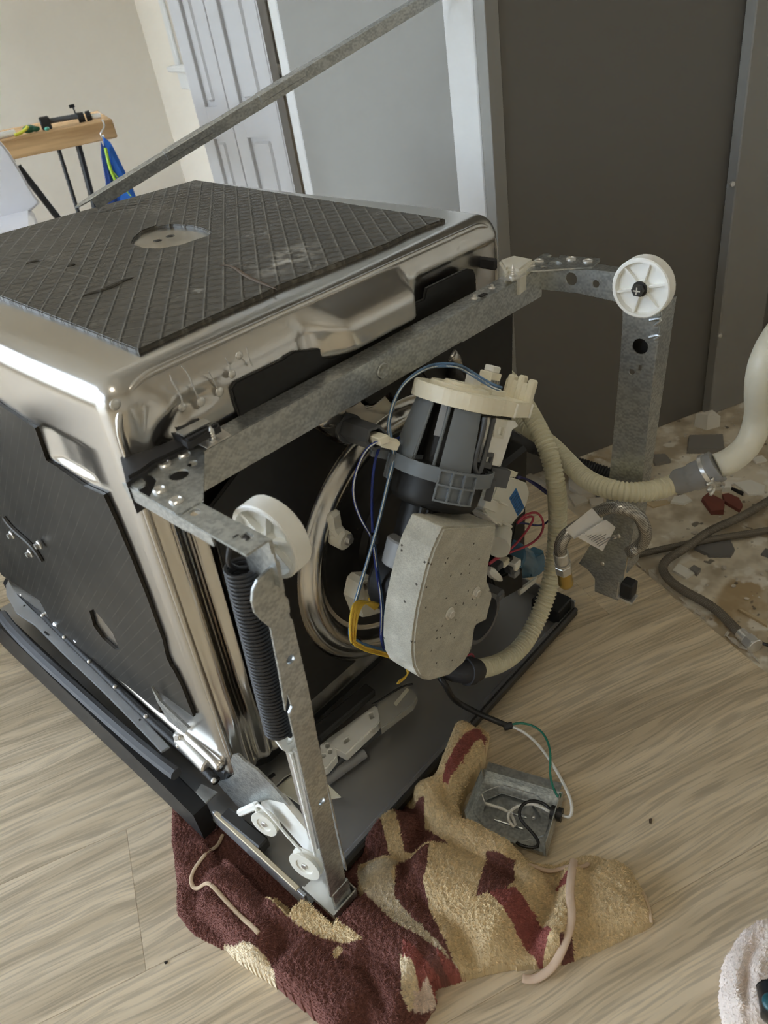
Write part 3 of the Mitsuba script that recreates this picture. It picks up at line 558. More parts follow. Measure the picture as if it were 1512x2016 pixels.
# wheels with six spokes
def wheel(c, ax, r, w, label, flip=1):
    c, ax = np.array(c, float), np.array(ax, float) / np.linalg.norm(ax)
    prof = [(r - .0042, -w / 2), (r - .0012, -w / 2), (r, -w / 2 + .0012), (r, w / 2 - .0012), (r - .0012, w / 2), (r - .0042, w / 2), (r - .0048, .0015), (.008, .0012), (.0078, w / 2 - .001), (.003, w / 2 - .001), (.003, -w / 2 + .001), (.0085, -w / 2 + .001), (.009, -.0012), (r - .0048, -.0015), (r - .0042, -w / 2)]
    M = axis_frame(c, ax); ms = [lathe(prof, c, ax, 56)]
    for k in range(6):
        a = k * np.pi / 3 + .3; e = np.array([np.cos(a), np.sin(a), 0])
        for s in (-1, 1):
            q = bar(e * .007, e * (r - .003), .0024, w / 2 - .003, (0, 0, 1)); q.apply_translation([0, 0, s * (w / 4 - .0006)]); ms.append(xf(q, M))
    return part('wheel', join(*ms), 'white_plastic', label=label, smooth=35)
wr = [(0.541, -0.2084, 0.573)][0]
w1 = wheel(wr, [-1, 0, 0], .0325, .0165, 'right white plastic wheel with six spokes')
a = np.array(wr); part('wheel_screw', join(cyl(a + [.02, 0, 0], a + [-.0085, 0, 0], .0035), cyl(a + [-.0075, 0, 0], a + [-.0095, 0, 0], .0085, 20, .0006), cyl(a + [-.0095, 0, 0], a + [-.016, 0, 0], .0068, 6, .001)), 'dark_screw', parent=w1, label='black cross-head screw')
part('screw_cross', join(bbox(a + [-.0163, -.0040, -.0007], a + [-.0158, .0040, .0007]), bbox(a + [-.0163, -.0007, -.0040], a + [-.0158, .0007, .0040])), 'zinc_bright', parent=w1, smooth=False)
wl = [(0.05, -0.1396, 0.5147)][0]
w2 = wheel(wl, [-.985, -.10, .0], .0345, .0185, 'left white plastic wheel beside the spring')
a = np.array(wl); part('wheel_screw', cyl(a + [.014, 0, 0], a + [-.024, 0, 0], .0042, 12), 'dark_screw', parent=w2)
# spring
s0, s1 = np.array([(0.0193, -0.136, 0.5041)][0]), np.array([(0.0142, -0.136, 0.3074)][0])
sd = s1 - s0; SLn = np.linalg.norm(sd); M = axis_frame(s0, sd); turns = 46
tt = np.linspace(0, 1, turns * 16 + 1)
hel = np.stack([.0132 * np.cos(2 * np.pi * turns * tt), .0132 * np.sin(2 * np.pi * turns * tt), tt * SLn], 1) @ M[:3, :3].T + M[:3, 3]
sg = part('spring', sweep(hel, .00175, 8), 'black_spring', smooth=True, label='long black coil spring beside the left leg')
part('core', cyl(s0 + sd * .10, s1, .0105, 18), 'black_rubber', parent=sg)
part('hook', wire([(0.0304, -0.136, 0.4982), (0.0213, -0.136, 0.5001), (0.0118, -0.136, 0.5092), (0.0054, -0.145, 0.5271), (0.0091, -0.145, 0.5351), (0.0082, -0.155, 0.5466), (0.0143, -0.155, 0.5458), (0.0161, -0.16, 0.5455), (0.0157, -0.16, 0.5424)], .0021, 8, .003), 'black_spring', parent=sg, smooth=True)
part('spring_end', extr([(0.0031, 0.3136), (0.0111, 0.3015), (0.0275, 0.2881), (0.0287, 0.2752), (0.0249, 0.2662), (0.0167, 0.2693), (0.0107, 0.2816), (0.0071, 0.2982)], .006, FY(-.133), dots([(0.0198, 0.288)], .0035), .001), 'white_plastic', label='white plastic spring end')
part('link_strap', join(bar([(0.0153, -0.139, 0.2752)][0], [(0.0146, -0.139, 0.1187)][0], .003, .006, (0, 1, 0)), bar([(0.0193, -0.145, 0.2785)][0], [(0.0144, -0.145, 0.1154)][0], .003, .006, (0, 1, 0))), 'zinc_bright', smooth=False)
part('cord', wire([(0.0154, -0.142, 0.2763), (0.0141, -0.142, 0.1887), (0.0118, -0.142, 0.0815), (0.0116, -0.142, 0.0605)], .0018, 8), 'white_plastic')
def pulley(s_, r, label):
    c = np.array(s_[0]); ax = np.array([-1, -.25, .1])
    k = part('pulley', lathe([(.004, -.004), (r, -.0045), (r, -.003), (r - .003, -.001), (r - .003, .001), (r, .003), (r, .0045), (r * .55, .0045), (r * .5, .003), (.004, .003)], c, ax, 32), 'milky_plastic', label=label)
    hexscrew(c - ax * -.0, ax, parent=k, r=.0042); return c
p1 = pulley([(0.004, -0.0692, 0.0993)], .0175, 'upper cord pulley'); p2 = pulley([(0.004, -0.1327, 0.082)], .0200, 'lower cord pulley')
part('cord', wire([(0.003, -0.0577, 0.1117), (0.003, -0.0731, 0.1344), (0.003, -0.0867, 0.1323), (0.003, -0.0987, 0.1248), (0.003, -0.1315, 0.108)], .0016, 8), 'white_plastic')
part('pulley_arm', extr([(-0.0401, 0.1039), (-0.0497, 0.1213), (-0.0627, 0.1361), (-0.0851, 0.145), (-0.1299, 0.115), (-0.1441, 0.1068), (-0.1402, 0.0606), (-0.1284, 0.0358), (-0.1048, 0.0638), (-0.0742, 0.0808), (-0.0375, 0.0791)], .008, FX(.020), (), .002), 'white_plastic', smooth=False, label='white plastic pulley arm')
scene['zinc_sheet'] = pr((.60, .61, .61), .30, .95)
part('hinge_plate', extr([(-0.0002, 0.1382), (-0.0101, 0.158), (-0.0237, 0.1712), (-0.0375, 0.1677), (-0.0564, 0.172), (-0.0827, 0.165), (-0.0971, 0.1568), (-0.1062, 0.1499), (-0.0937, 0.144), (-0.0652, 0.1227), (-0.0431, 0.098), (0.0028, 0.0313), (0.0232, 0.0203), (0.0547, 0.0349), (0.0594, 0.0417), (0.0281, 0.0758), (0.0005, 0.1129)], .003, FX(.018), (), .0006), 'galvanized', smooth=False, label='bent hinge plate at the left corner')
part('hinge_tab', join(extr([(-0.014, 0.0563), (-0.0018, 0.0601), (0.0039, 0.0335), (-0.0154, 0.0335)], .003, FZ(.059), (), .0006)), 'zinc_sheet', smooth=False)
part('hinge_clip', bar([(0.006, -0.0044, 0.0515)][0], [(0.006, -0.0558, 0.1171)][0], .008, .009, c=.002), 'white_plastic')
part('hinge_bracket', extr([(0.0541, 0.0384), (0.0625, 0.0296), (0.077, 0.0212), (0.0988, 0.0205), (0.113, 0.0128), (0.0921, -0.0168), (0.0756, -0.0116), (0.057, -0.0114), (0.05, -0.0064), (0.0509, 0.0161)], .002, FZ(.050), (), .0005), 'zinc_sheet', smooth=False)
part('slot', bar([(0.0608, 0.0036, 0.0525)][0], [(0.0697, 0.0018, 0.0525)][0], .005, .001), 'black_plastic', smooth=False)
scene['paper_cream'] = pr((.72, .70, .58), .6)
part('insulation_card', extr([(0.0565, -0.0065), (0.0933, -0.0088), (0.107, -0.0515), (0.1041, -0.0821), (0.0643, -0.0509), (0.0624, -0.0231)], .0015, FZ(.038)), 'paper_cream', smooth=False, label='cream card on the door panel')
part('hinge_arm', bar([(-0.0003, 0.0256, 0.024)][0], [(0.0033, -0.0473, 0.024)][0], .016, .018, c=.002), 'dark_screw', smooth=False)
# latch rail and wiring trough on the door panel
part('latch_rail', extr([(0.1391, -0.01), (0.1554, -0.0113), (0.2331, -0.0238), (0.2322, -0.0356), (0.2239, -0.0461), (0.2116, -0.0494), (0.1497, -0.0483), (0.1489, -0.0413), (0.1475, -0.0317), (0.1407, -0.04), (0.1205, -0.043), (0.1149, -0.0399), (0.1296, -0.0213)], .014, FZ(.034), dots([(0.1302, -0.0254), (0.1399, -0.0283), (0.1444, -0.019)], .0034) + [Polygon([(0.1637, -0.0301), (0.1718, -0.0318), (0.1685, -0.0372), (0.1608, -0.0351)]), Polygon([(0.2169, -0.0274), (0.2226, -0.0301), (0.2176, -0.0378), (0.2115, -0.0354)])], .0015), 'white_plastic', smooth=False, label='white plastic latch rail')
part('trough', cyl([(0.1083, -0.0364, 0.018)][0], [(0.1801, -0.0488, 0.018)][0], .0075, 16), 'mid_grey_plastic')
part('trough', bar([(0.1212, -0.0309, 0.024)][0], [(0.2243, -0.041, 0.024)][0], .014, .016, c=.003), 'dark_grey_plastic', smooth=False)
scene['film'] = pr((.34, .335, .30), .35)
part('control_cover', extr([(0.2342, -0.0282), (0.2866, -0.0377), (0.2772, -0.0655), (0.2624, -0.0702), (0.2049, -0.0621)], .012, FZ(.043), (), .001), 'film', smooth=False, label='translucent cover plate with a small label')
part('rating_label', extr([(0.247, -0.0482), (0.28, -0.0449), (0.2783, -0.0503), (0.2454, -0.0542)], .0004, FZ(.0552)), 'paper_cream', smooth=False)
part('wire', wire([(0.2246, -0.0299, 0.062), (0.2433, -0.0351, 0.062), (0.271, -0.0422, 0.062), (0.2856, -0.0516, 0.062)], .0015), 'wire_black')
part('hinge_beam', bar([(0.1324, -0.0124, 0.075)][0], [(0.2356, -0.0186, 0.075)][0], .02, .012, c=.002), 'black_plastic', smooth=False)
# clips that tie the tub to the cross bar
a = [(0.0756, 0.0014, 0.556), (0.0758, -0.0209, 0.556), (0.0865, -0.0214, 0.556), (0.0983, -0.04, 0.556), (0.0769, -0.0436, 0.556)]
cl = part('strap', extr([(0.0637, 0.0002), (0.075, 0.0036), (0.0957, -0.0007), (0.0945, -0.01), (0.0889, -0.0229), (0.0635, -0.0202), (0.0638, -0.0103)], .012, FZ(.5535), (), .004), 'black_rubber', smooth=False, label='black rubber strap on the left of the cross bar')
part('clip_bracket', extr([(0.0607, -0.0173), (0.0896, -0.0181), (0.0899, -0.0295), (0.061, -0.0291)], .0016, FZ(.5665)), 'zinc_bright', parent=cl, smooth=False)
part('clip_band', extr([(0.0574, -0.029), (0.0591, -0.033), (0.0934, -0.0337), (0.0911, -0.0399), (0.0589, -0.0405), (0.0562, -0.0389)], .008, FZ(.5605), (), .002), 'black_rubber', parent=cl, smooth=False)
part('clip_plate', extr([(0.071, -0.0225), (0.1009, -0.0194), (0.0972, -0.0432), (0.0708, -0.0439)], .0012, FZ(.5545)), 'zinc_bright', parent=cl, smooth=False)
spike([(0.0817, -0.0392, 0.556)][0], [0, 0, 1], cl)
cl2 = part('end_block', extr([(0.5432, -0.0202), (0.5674, -0.0261), (0.5649, -0.058), (0.5226, -0.0639), (0.5231, -0.0482), (0.5095, -0.053)], .030, FZ(.546), (), .003), 'milky_plastic', smooth=False, label='white plastic block on the right of the cross bar')
part('dark_strap', bar([(0.5367, 0.0054, 0.572)][0], [(0.5378, -0.0209, 0.572)][0], .007, .014, c=.002), 'black_rubber', parent=cl2)
part('clip_plate', extr([(0.5031, -0.0475), (0.5385, -0.0466), (0.5312, -0.0683), (0.5027, -0.0673)], .0012, FZ(.5685)), 'zinc_bright', parent=cl2, smooth=False)
spike([(0.514, -0.0599, 0.5697)][0], [0, 0, 1], cl2)
for s_, r_ in (([(0.078, -0.009, 0.5814)], .0042), ([(0.0955, -0.012, 0.5796)], .0045), ([(0.1164, -0.012, 0.5803)], .0045), ([(0.1323, -0.014, 0.5916)], .004), ([(0.1434, -0.015, 0.6056)], .004), ([(0.0231, -0.004, 0.6075)], .005)):
    a = np.array(s_[0]); part('weld_spot', ico(a, r_, 2, (1, .35, 1)), 'zinc_bright', smooth=True)
scene['drip'] = pr((.55, .55, .53), .6, .2)
for s_ in ([(0.0771, -0.0115, 0.5844), (0.0774, -0.0115, 0.5959), (0.0745, -0.0115, 0.6066), (0.0738, -0.0115, 0.6143)], [(0.0946, -0.012, 0.5826), (0.0919, -0.012, 0.5955), (0.0902, -0.012, 0.6076), (0.0859, -0.012, 0.6177)], [(0.1155, -0.012, 0.5834), (0.113, -0.012, 0.5923), (0.1105, -0.012, 0.603)], [(0.1326, -0.013, 0.5932), (0.1314, -0.013, 0.6025), (0.1297, -0.013, 0.608)], [(0.157, -0.013, 0.5892), (0.1547, -0.013, 0.5991), (0.1542, -0.013, 0.6091)]):
    q = spline(s_, n=14); part('drip_mark', sweep(q, .0009 * (1 - .4 * np.linspace(0, 1, len(q))), 6), 'drip')
# ---------------------------------------------------------------- wash pump; its own axes b (right), a (along the shaft), c (towards the viewer)
PC = np.array((0.3023, -0.11, 0.4384)); TH = math.radians(28)
PN, PB, PY = np.array([math.sin(TH), 0, math.cos(TH)]), np.array([math.cos(TH), 0, -math.sin(TH)]), np.array([0, 1.0, 0])
PM = np.eye(4); PM[:3, 0], PM[:3, 1], PM[:3, 2], PM[:3, 3] = PB, PY, PN, PC
def pf(b, a, c): return PC + PB * b + PN * a - PY * c
def plathe(prof, n=64, a0=0, a1=360):
    prof = np.array(prof, float); full = a1 - a0 >= 360; k = n if full else n + 1; m = len(prof); ang = np.radians(a0 + (a1 - a0) * np.arange(k) / n)
    V = np.stack([prof[None, :, 0] * np.cos(ang)[:, None], prof[None, :, 0] * np.sin(ang)[:, None], np.broadcast_to(prof[None, :, 1], (k, m))], -1).reshape(-1, 3)
    i, j = np.meshgrid(np.arange(n), np.arange(m - 1), indexing='ij'); i2 = (i + 1) % k
    F = np.stack([i * m + j, i2 * m + j, i2 * m + j + 1, i * m + j + 1], -1).reshape(-1, 4)
    if not full:
        F = np.vstack([F[:, [0, 1, 2]], F[:, [0, 2, 3]]]); V2 = []
        c = np.arange(1, m - 2); caps = [np.stack([c * 0, c, c + 1], 1), np.stack([c * 0, c + 1, c], 1) + (k - 1) * m]
        F = np.vstack([F] + caps)
    return xf(mesh(V, F), PM)
def pbox(az, r0, r1, a0, a1, w):
    e = np.array([np.cos(np.radians(az)), np.sin(np.radians(az)), 0]); 
    return xf(bbox([r0, -w / 2, a0], [r1, w / 2, a1]), PM @ trimesh.transformations.rotation_matrix(np.radians(az), [0, 0, 1]))
pump = dw
part('motor_can', plathe([(0, -.0425), (.040, -.0425), (.0455, -.040), (.0490, -.034), (.0500, -.026), (.0503, -.010), (.0497, -.0085), (.0505, -.007), (.0505, .006), (.030, .006), (0, .006)]), 'black_plastic', label='black pump motor can', smooth=40)
part('motor_core', plathe([(0, .004), (.033, .004), (.030, .066), (0, .066)]), 'black_plastic')
for az in (165, 196, 232, 262): part('stator_rib', pbox(az, .028, .0365, .006, .064, .004), 'black_plastic')
def cshell(a0, a1, r0, r1, z0, z1, th): return plathe([(r0, z0), (r1, z1), (r1 - th, z1), (r0 - th, z0), (r0, z0)], 14, a0, a1)
part('motor_fin', join(cshell(118, 178, .0535, .0425, .006, .068, .003), pbox(178, .036, .0535, .006, .010, .002)), 'grey_plastic', label='left grey motor shield')
part('motor_fin', cshell(212, 250, .0525, .0440, .006, .066, .003), 'grey_plastic', label='middle grey motor shield')
for az, r in ((178, .0515), (205, .049)): part('motor_rod', cyl(PM[:3, 3] + PM[:3, :3] @ np.array([np.cos(np.radians(az)) * .0505, np.sin(np.radians(az)) * .0505, .006]), PM[:3, 3] + PM[:3, :3] @ np.array([np.cos(np.radians(az)) * .0415, np.sin(np.radians(az)) * .0415, .068]), .0018, 8), 'grey_plastic')
part('motor_clip', pbox(196, .034, .039, .034, .066, .007), 'mid_grey_plastic')
u = [np.array([np.cos(np.radians(z)) * r, np.sin(np.radians(z)) * r, a]) for z, r, a in ((254, .047, .064), (255, .048, .030), (256, .050, .012), (262, .051, .006), (268, .050, .012), (270, .048, .064))]
part('motor_bracket', sweep(spline([PM[:3, 3] + PM[:3, :3] @ x for x in u], n=30), .0028, 8), 'dark_grey_plastic', smooth=True)
part('motor_plate', extr([(0.3261, 0.4978), (0.3783, 0.4689), (0.3844, 0.46), (0.3716, 0.4612), (0.3497, 0.4259), (0.3327, 0.4376), (0.3128, 0.4507), (0.3165, 0.4567)], .004, FY(-.151), (), .001), 'white_plastic', smooth=False, label='white side plate of the motor')
part('plate_latch', extr([(0.3351, 0.4939), (0.3582, 0.4801), (0.3499, 0.4616), (0.3314, 0.4732)], .003, FY(-.155), [Polygon([(0.3424, 0.4799), (0.3507, 0.4753), (0.348, 0.4675), (0.34, 0.472)])], .0006), 'milky_plastic', smooth=False)
part('plate_latch', extr([(0.3168, 0.4619), (0.3337, 0.4526), (0.3274, 0.4358), (0.3138, 0.4456)], .003, FY(-.155), [Polygon([(0.3194, 0.4556), (0.3285, 0.4503), (0.3247, 0.446), (0.3166, 0.4509)])], .0006), 'dark_grey_plastic', smooth=False)
# grey band with its cell grid
bd = part('motor_band', join(plathe([(.0505, -.009), (.0580, -.009), (.0580, .0065), (.0560, .0065), (.0555, -.006), (.0505, -.006), (.0505, -.009)], 72)), 'grey_plastic', label='grey band around the motor with a square cell grid')
for z in np.arange(100, 350, 26.0): part('band_rib', pbox(z, .0500, .0575, -.008, .0055, .0016), 'grey_plastic', parent=bd)
for z in np.linspace(214, 252, 4): part('grid_rib', pbox(z, .0575, .0625, -.027 + .002 * abs(z - 233) / 19, .0060, .0018), 'grey_plastic', parent=bd)
for a in (-.027, -.0105, .0045): part('grid_rib', plathe([(.0575, a), (.0625, a), (.0625, a + .0018), (.0575, a + .0018), (.0575, a)], 12, 213, 253), 'grey_plastic', parent=bd)
part('grid_back', plathe([(.0560, -.027), (.0580, -.027), (.0580, .005), (.0560, .005), (.0560, -.027)], 12, 213, 253), 'grey_plastic', parent=bd)
part('band_lug', join(pbox(140, .055, .078, -.005, .004, .012), pbox(150, .056, .062, -.022, .004, .004), pbox(156, .056, .062, -.022, .004, .003)), 'grey_plastic', parent=bd)
part('band_lug', join(pbox(318, .054, .076, -.010, .010, .016)), 'dark_grey_plastic', parent=bd); part('band_lug', pbox(296, .054, .062, -.024, .0, .006), 'dark_grey_plastic', parent=bd)
# cream cap with connector towers
cap_r = [(.0495 * math.cos(a), .0495 * math.sin(a)) for a in np.radians(np.arange(75, 292, 8))]
cap_o = Polygon(cap_r + [(.034, -.0500), (.094, -.0380), (.098, .004), (.080, .030), (.040, .046)]).buffer(.002).buffer(-.002)
cp = part('motor_cap', extr(cap_o, .0165, PM @ trimesh.transformations.translation_matrix([0, 0, .067]), (), .0012), 'cream_plastic', smooth=False, label='cream end cap of the pump motor')
def capbox(b0, b1, y0, y1, a0, a1, name, mat='cream_plastic', c=.001): part(name, xf(bbox([b0, y0, a0], [b1, y1, a1], c), PM), mat, parent=cp)
part('cap_step', extr(Point(.004, .004).buffer(.032, 32), .004, PM @ trimesh.transformations.translation_matrix([0, 0, .083]), (), .001), 'cream_plastic', parent=cp)
part('cap_step', extr(Point(.004, .004).buffer(.018, 32), .003, PM @ trimesh.transformations.translation_matrix([0, 0, .0868]), (), .001), 'cream_plastic', parent=cp)
capbox(.030, .060, -.020, .010, .083, .0895, 'cap_step'); capbox(.028, .044, .004, .016, .083, .100, 'connector', 'white_plastic'); capbox(.050, .072, -.002, .014, .083, .106, 'connector'); capbox(.054, .070, .0, .012, .106, .113, 'connector', 'white_plastic')
for i in range(4): capbox(.052 + .005 * i, .0545 + .005 * i, -.0032, -.0015, .089, .098, 'connector_slot', 'ink_grey', 0)
for i in range(3): capbox(.084 + .0, .0965, -.036 + .013 * i, -.028 + .013 * i, .070, .1085 + .002 * (i % 2), 'cap_rib', c=.0022)
capbox(.086, .094, -.036, .0, .083, .103, 'cap_tower'); capbox(.072, .078, .010, .016, .083, .112, 'cap_post')
for i in range(2): part('cap_seam', xf(bbox([.0338 + .052 * i, -.0528 + .010 * i, .067], [.0345 + .052 * i, -.0505 + .010 * i, .0825]), PM), 'white_plastic', parent=cp, smooth=False)
# shaft neck, volute and the concrete weight in front of them
part('pump_neck', cyl(pf(-.012, -.040, -.005), pf(-.012, -.095, -.005), .021, 28), 'black_plastic')
for b in (-.040, -.026): part('pump_neck_rib', cyl(pf(b, -.040, .018), pf(b, -.090, .018), .004, 10), 'black_plastic')
part('pump_collar', cyl(pf(-.034, -.082, .004), pf(-.034, -.112, .004), .021, 24, .002), 'mid_grey_plastic', label='grey collar beside the weight')
part('volute', lathe([(0, 0), (.042, 0), (.046, .006), (.046, .060), (.040, .070), (0, .070)], pf(.022, -.145, .016 - .06) , [0, -1, 0], 40), 'black_plastic', label='black pump housing')
cwp = Polygon(P2([(0.2298, 0.4252), (0.3207, 0.3717), (0.3177, 0.356), (0.3057, 0.3291), (0.3014, 0.305), (0.3122, 0.2745), (0.2984, 0.2436), (0.2763, 0.2522), (0.2692, 0.2212), (0.2517, 0.2114), (0.2237, 0.215), (0.1926, 0.2348), (0.1821, 0.2461), (0.1738, 0.2601), (0.1682, 0.2801), (0.1679, 0.3011), (0.1722, 0.3256), (0.1806, 0.3523), (0.1918, 0.3762), (0.2015, 0.3945), (0.2124, 0.4097)])).buffer(.003).buffer(-.006).buffer(.003)
cw = part('counterweight', extr(cwp, .041, FY(-.129), (), .0025), 'concrete', smooth=False, label='grey concrete counterweight with two bolts')
for s_ in ([(0.2783, -0.17, 0.303)], [(0.2301, -0.17, 0.3087)]): hexscrew(np.array(s_[0]), [0, -1, 0], 'bolt', cw, .0052)
# drain pump at the right of the weight: clamp arcs and black body
dc = np.array([(0.3453, -0.11, 0.1875)][0])
part('drain_pump', cyl(dc + [0, .07, 0], dc + [0, -.006, 0], .027, 32, .003), 'black_plastic')
part('clamp_arc', lathe([(.030, -.004), (.036, -.004), (.036, .022), (.030, .022), (.030, -.004)], dc, [0, -1, 0], 40), 'dark_grey_plastic', label='dark grey clamp ring of the drain pump')
part('clamp_arc', lathe([(.039, -.012), (.0435, -.012), (.0435, .004), (.039, .004), (.039, -.012)], dc, [0, -1, 0], 40), 'grey_plastic')
part('clamp_bridge', bbox(dc + [.028, -.025, .006], dc + [.046, .005, .020], .003), 'dark_grey_plastic')
el = [(0.2873, -0.1, 0.1498), (0.2915, -0.115, 0.1319), (0.3003, -0.133, 0.1292), (0.3167, -0.138, 0.1208)]
part('elbow', join(sweep(spline(el, n=20), .0155, 20), lathe([(.0155, 0), (.0185, .001), (.0185, .012), (.0155, .013)], np.array(el[2]), np.array(el[3]) - np.array(el[2]), 28)), 'black_rubber', smooth=40, label='black rubber elbow of the drain')
# milky float housing with the blue label
fh = [(0.4186, 0.3514), (0.4351, 0.3486), (0.4611, 0.33), (0.484, 0.3114), (0.4905, 0.2949), (0.4886, 0.2852), (0.4766, 0.2674), (0.4628, 0.2679), (0.4449, 0.2632), (0.4317, 0.2527), (0.4186, 0.2828), (0.4018, 0.2977), (0.384, 0.3275), (0.3961, 0.3318), (0.4063, 0.3372)]
fhk = part('float_housing', extr(fh, .026, FY(-.080), (), .002), 'milky_plastic', smooth=False, label='milky white plastic float housing with a blue label')
part('blue_label', extr([(0.4565, 0.3192), (0.4776, 0.276), (0.4615, 0.2711), (0.4408, 0.3125)], .0005, FY(-.1061)), 'blue_label', parent=fhk, smooth=False, label='blue printed label')
lb = np.array([(0.456, -0.1068, 0.3196), (0.4771, -0.1068, 0.2764), (0.4611, -0.1068, 0.2715), (0.4403, -0.1068, 0.3129)])
for i in range(7):
    for j in range(2):
        f0 = (i + 1) / 8.2; A = lb[0] + (lb[1] - lb[0]) * f0; B = lb[3] + (lb[2] - lb[3]) * f0
        q0, q1 = A + (B - A) * (.10 + .45 * j), A + (B - A) * (.10 + .45 * j + (.34 if (i + j) % 3 else .22))
        part('print_line', bar(q0, q1, .0011, .0003, (0, 1, 0)), 'ink_blue', parent=fhk, smooth=False)
part('float_rib', bar([(0.4049, -0.108, 0.3313)][0], [(0.4247, -0.108, 0.3132)][0], .003, .016, (0, 1, 0), .001), 'milky_plastic', parent=fhk)
part('float_rib', bar([(0.3758, -0.108, 0.3294)][0], [(0.3975, -0.108, 0.3031)][0], .003, .02, (0, 1, 0), .001), 'milky_plastic', parent=fhk)
part('float_rib', bar([(0.3782, -0.108, 0.3449)][0], [(0.4038, -0.108, 0.3226)][0], .014, .012, (0, 1, 0), .001), 'milky_plastic', parent=fhk)
part('float_rib', bar([(0.4248, -0.108, 0.2839)][0], [(0.4426, -0.108, 0.266)][0], .004, .006, (0, 1, 0), .001), 'milky_plastic', parent=fhk)
part('connector', extr([(0.4425, 0.3541), (0.472, 0.3324), (0.4644, 0.3285), (0.4384, 0.3457)], .018, FY(-.082), (), .001), 'cream_plastic', parent=fhk, smooth=False)
fa, fb_ = np.array([(0.4294, -0.105, 0.2651)][0]), np.array([(0.3974, -0.118, 0.2653)][0])
part('float_spout', join(cyl(fa, fb_, .012, 24, r1=.0165), ), 'milky_plastic', parent=fhk)
# control box, valve and small connectors in the dark corner at the right
part('control_box', extr([(0.4228, 0.1916), (0.4574, 0.1585), (0.5123, 0.1345), (0.5164, 0.0919), (0.4675, 0.107), (0.4384, 0.147)], .05, FY(-.035), (), .003), 'black_plastic', smooth=False, label='black control box')
part('base_panel', bbox(np.array([.40, -.045, .10]), np.array([.585, -.012, .30]), .006), 'black_plastic', label='black base panel behind the hose')
va, vb = np.array([(0.4992, -0.07, 0.1617)][0]), np.array([(0.5739, -0.05, 0.0844)][0])
part('valve', cyl(va, vb, .024, 28, .003), 'blue_plastic', label='translucent blue inlet valve')
part('valve_box', extr([(0.5401, 0.1217), (0.5713, 0.1156), (0.5911, 0.1101), (0.6026, 0.0668), (0.577, 0.0668), (0.5541, 0.0791)], .02, FY(-.055), (), .003), 'blue_plastic', smooth=False)
part('valve_tray', extr([(0.5125, 0.0863), (0.5627, 0.0775), (0.5604, 0.0692), (0.5142, 0.0753)], .004, FY(-.076)), 'milky_plastic', smooth=False)
for i, (s_, mt, d_) in enumerate((([(0.4522, -0.09, 0.1908)], 'cream_plastic', .006), ([(0.4724, -0.094, 0.1754)], 'white_plastic', .007), ([(0.466, -0.092, 0.1701)], 'dark_grey_plastic', .006), ([(0.4744, -0.093, 0.1568)], 'mid_grey_plastic', .006), ([(0.436, -0.09, 0.1951)], 'dark_grey_plastic', .006), ([(0.4915, -0.09, 0.1459)], 'black_plastic', .004), ([(0.4663, -0.09, 0.1872)], 'black_plastic', .004), ([(0.4728, -0.097, 0.1696)], 'cream_plastic', .004))):
    c = np.array(s_[0]); part('plug', bbox(c - d_, c + [d_ * 1.3, d_, d_ * .8], .001), mt)
part('white_tie', sweep(spline([(0.3903, -0.108, 0.2289), (0.3988, -0.108, 0.2165), (0.4097, -0.108, 0.2021), (0.4209, -0.108, 0.1882)], n=8), [.004, .006, .007, .007, .006, .006, .005, .004, .002], 8), 'white_plastic')
# grey hexagonal boss with the white plug, the clip screw and the yellow-wired plug
h0, h1 = np.array([(0.2641, -0.012, 0.472)][0]), np.array([(0.2451, -0.075, 0.4888)][0])
part('hex_boss', join(lathe([(.0155, 0), (.0150, .003), (.0145, .004), (.0140, .0), (.0135, np.linalg.norm(h1 - h0)), (.0105, np.linalg.norm(h1 - h0)), (.0105, .01), (0, .01)], h0, h1 - h0, 6)), 'dark_grey_plastic', smooth=False, label='dark grey hexagonal thermostat boss')
part('boss_collar', cyl(h0, h0 + (h1 - h0) * .12, .0168, 28, .001), 'dark_grey_plastic')
hp = h1 + (h1 - h0) / np.linalg.norm(h1 - h0) * .002
wp = part('white_plug', bar(h1 - (h1 - h0) * .2, h1 + (h1 - h0) / np.linalg.norm(h1 - h0) * .016, .012, .0085, c=.001), 'cream_plastic', label='white plug in the hexagonal boss')
part('plug_head', bar(hp + [-.002, -.006, 0], hp + [.013, -.014, -.010], .010, .010, c=.001), 'cream_plastic', parent=wp)
c0 = np.array([(0.2144, -0.024, 0.3807)][0]); c1 = np.array([(0.2171, -0.03, 0.3553)][0])
wc = part('white_clip', join(bar(c0 + [0, .016, .004], c1, .016, .014, (0, 1, 0), .003), cyl(c1 + [0, .014, 0], c1 + [0, -.006, 0], .0115, 24, .002), bbox(c0 + [-.008, -.004, -.012], c0 + [.010, .018, .012], .004)), 'milky_plastic', label='milky plastic clip with a hex screw on the ring')
hexscrew(np.array([(0.2193, -0.037, 0.357)][0]), [0, -1, 0], 'screw', wc, .0050)
yc = np.array([(0.2258, -0.05, 0.2686)][0])
yp = part('sensor_plug', join(extr([(0.2147, 0.3002), (0.223, 0.3023), (0.2392, 0.2918), (0.2459, 0.2806), (0.2434, 0.2584), (0.2514, 0.2464), (0.2475, 0.2306), (0.2219, 0.2427), (0.2113, 0.2494), (0.2052, 0.2811)], .022, FY(-.030), [Polygon([(0.2204, 0.2961), (0.2295, 0.2924), (0.2298, 0.2834), (0.2212, 0.2868)])], .0015)), 'milky_plastic', smooth=False, label='white turbidity sensor plug with yellow wires')
for i in range(4): part('plug_rib', bbox(yc + [-.012 + .006 * i, -.002, -.004 - .002 * i], yc + [-.009 + .006 * i, .001, .010 - .002 * i]), 'white_plastic', parent=yp, smooth=False)
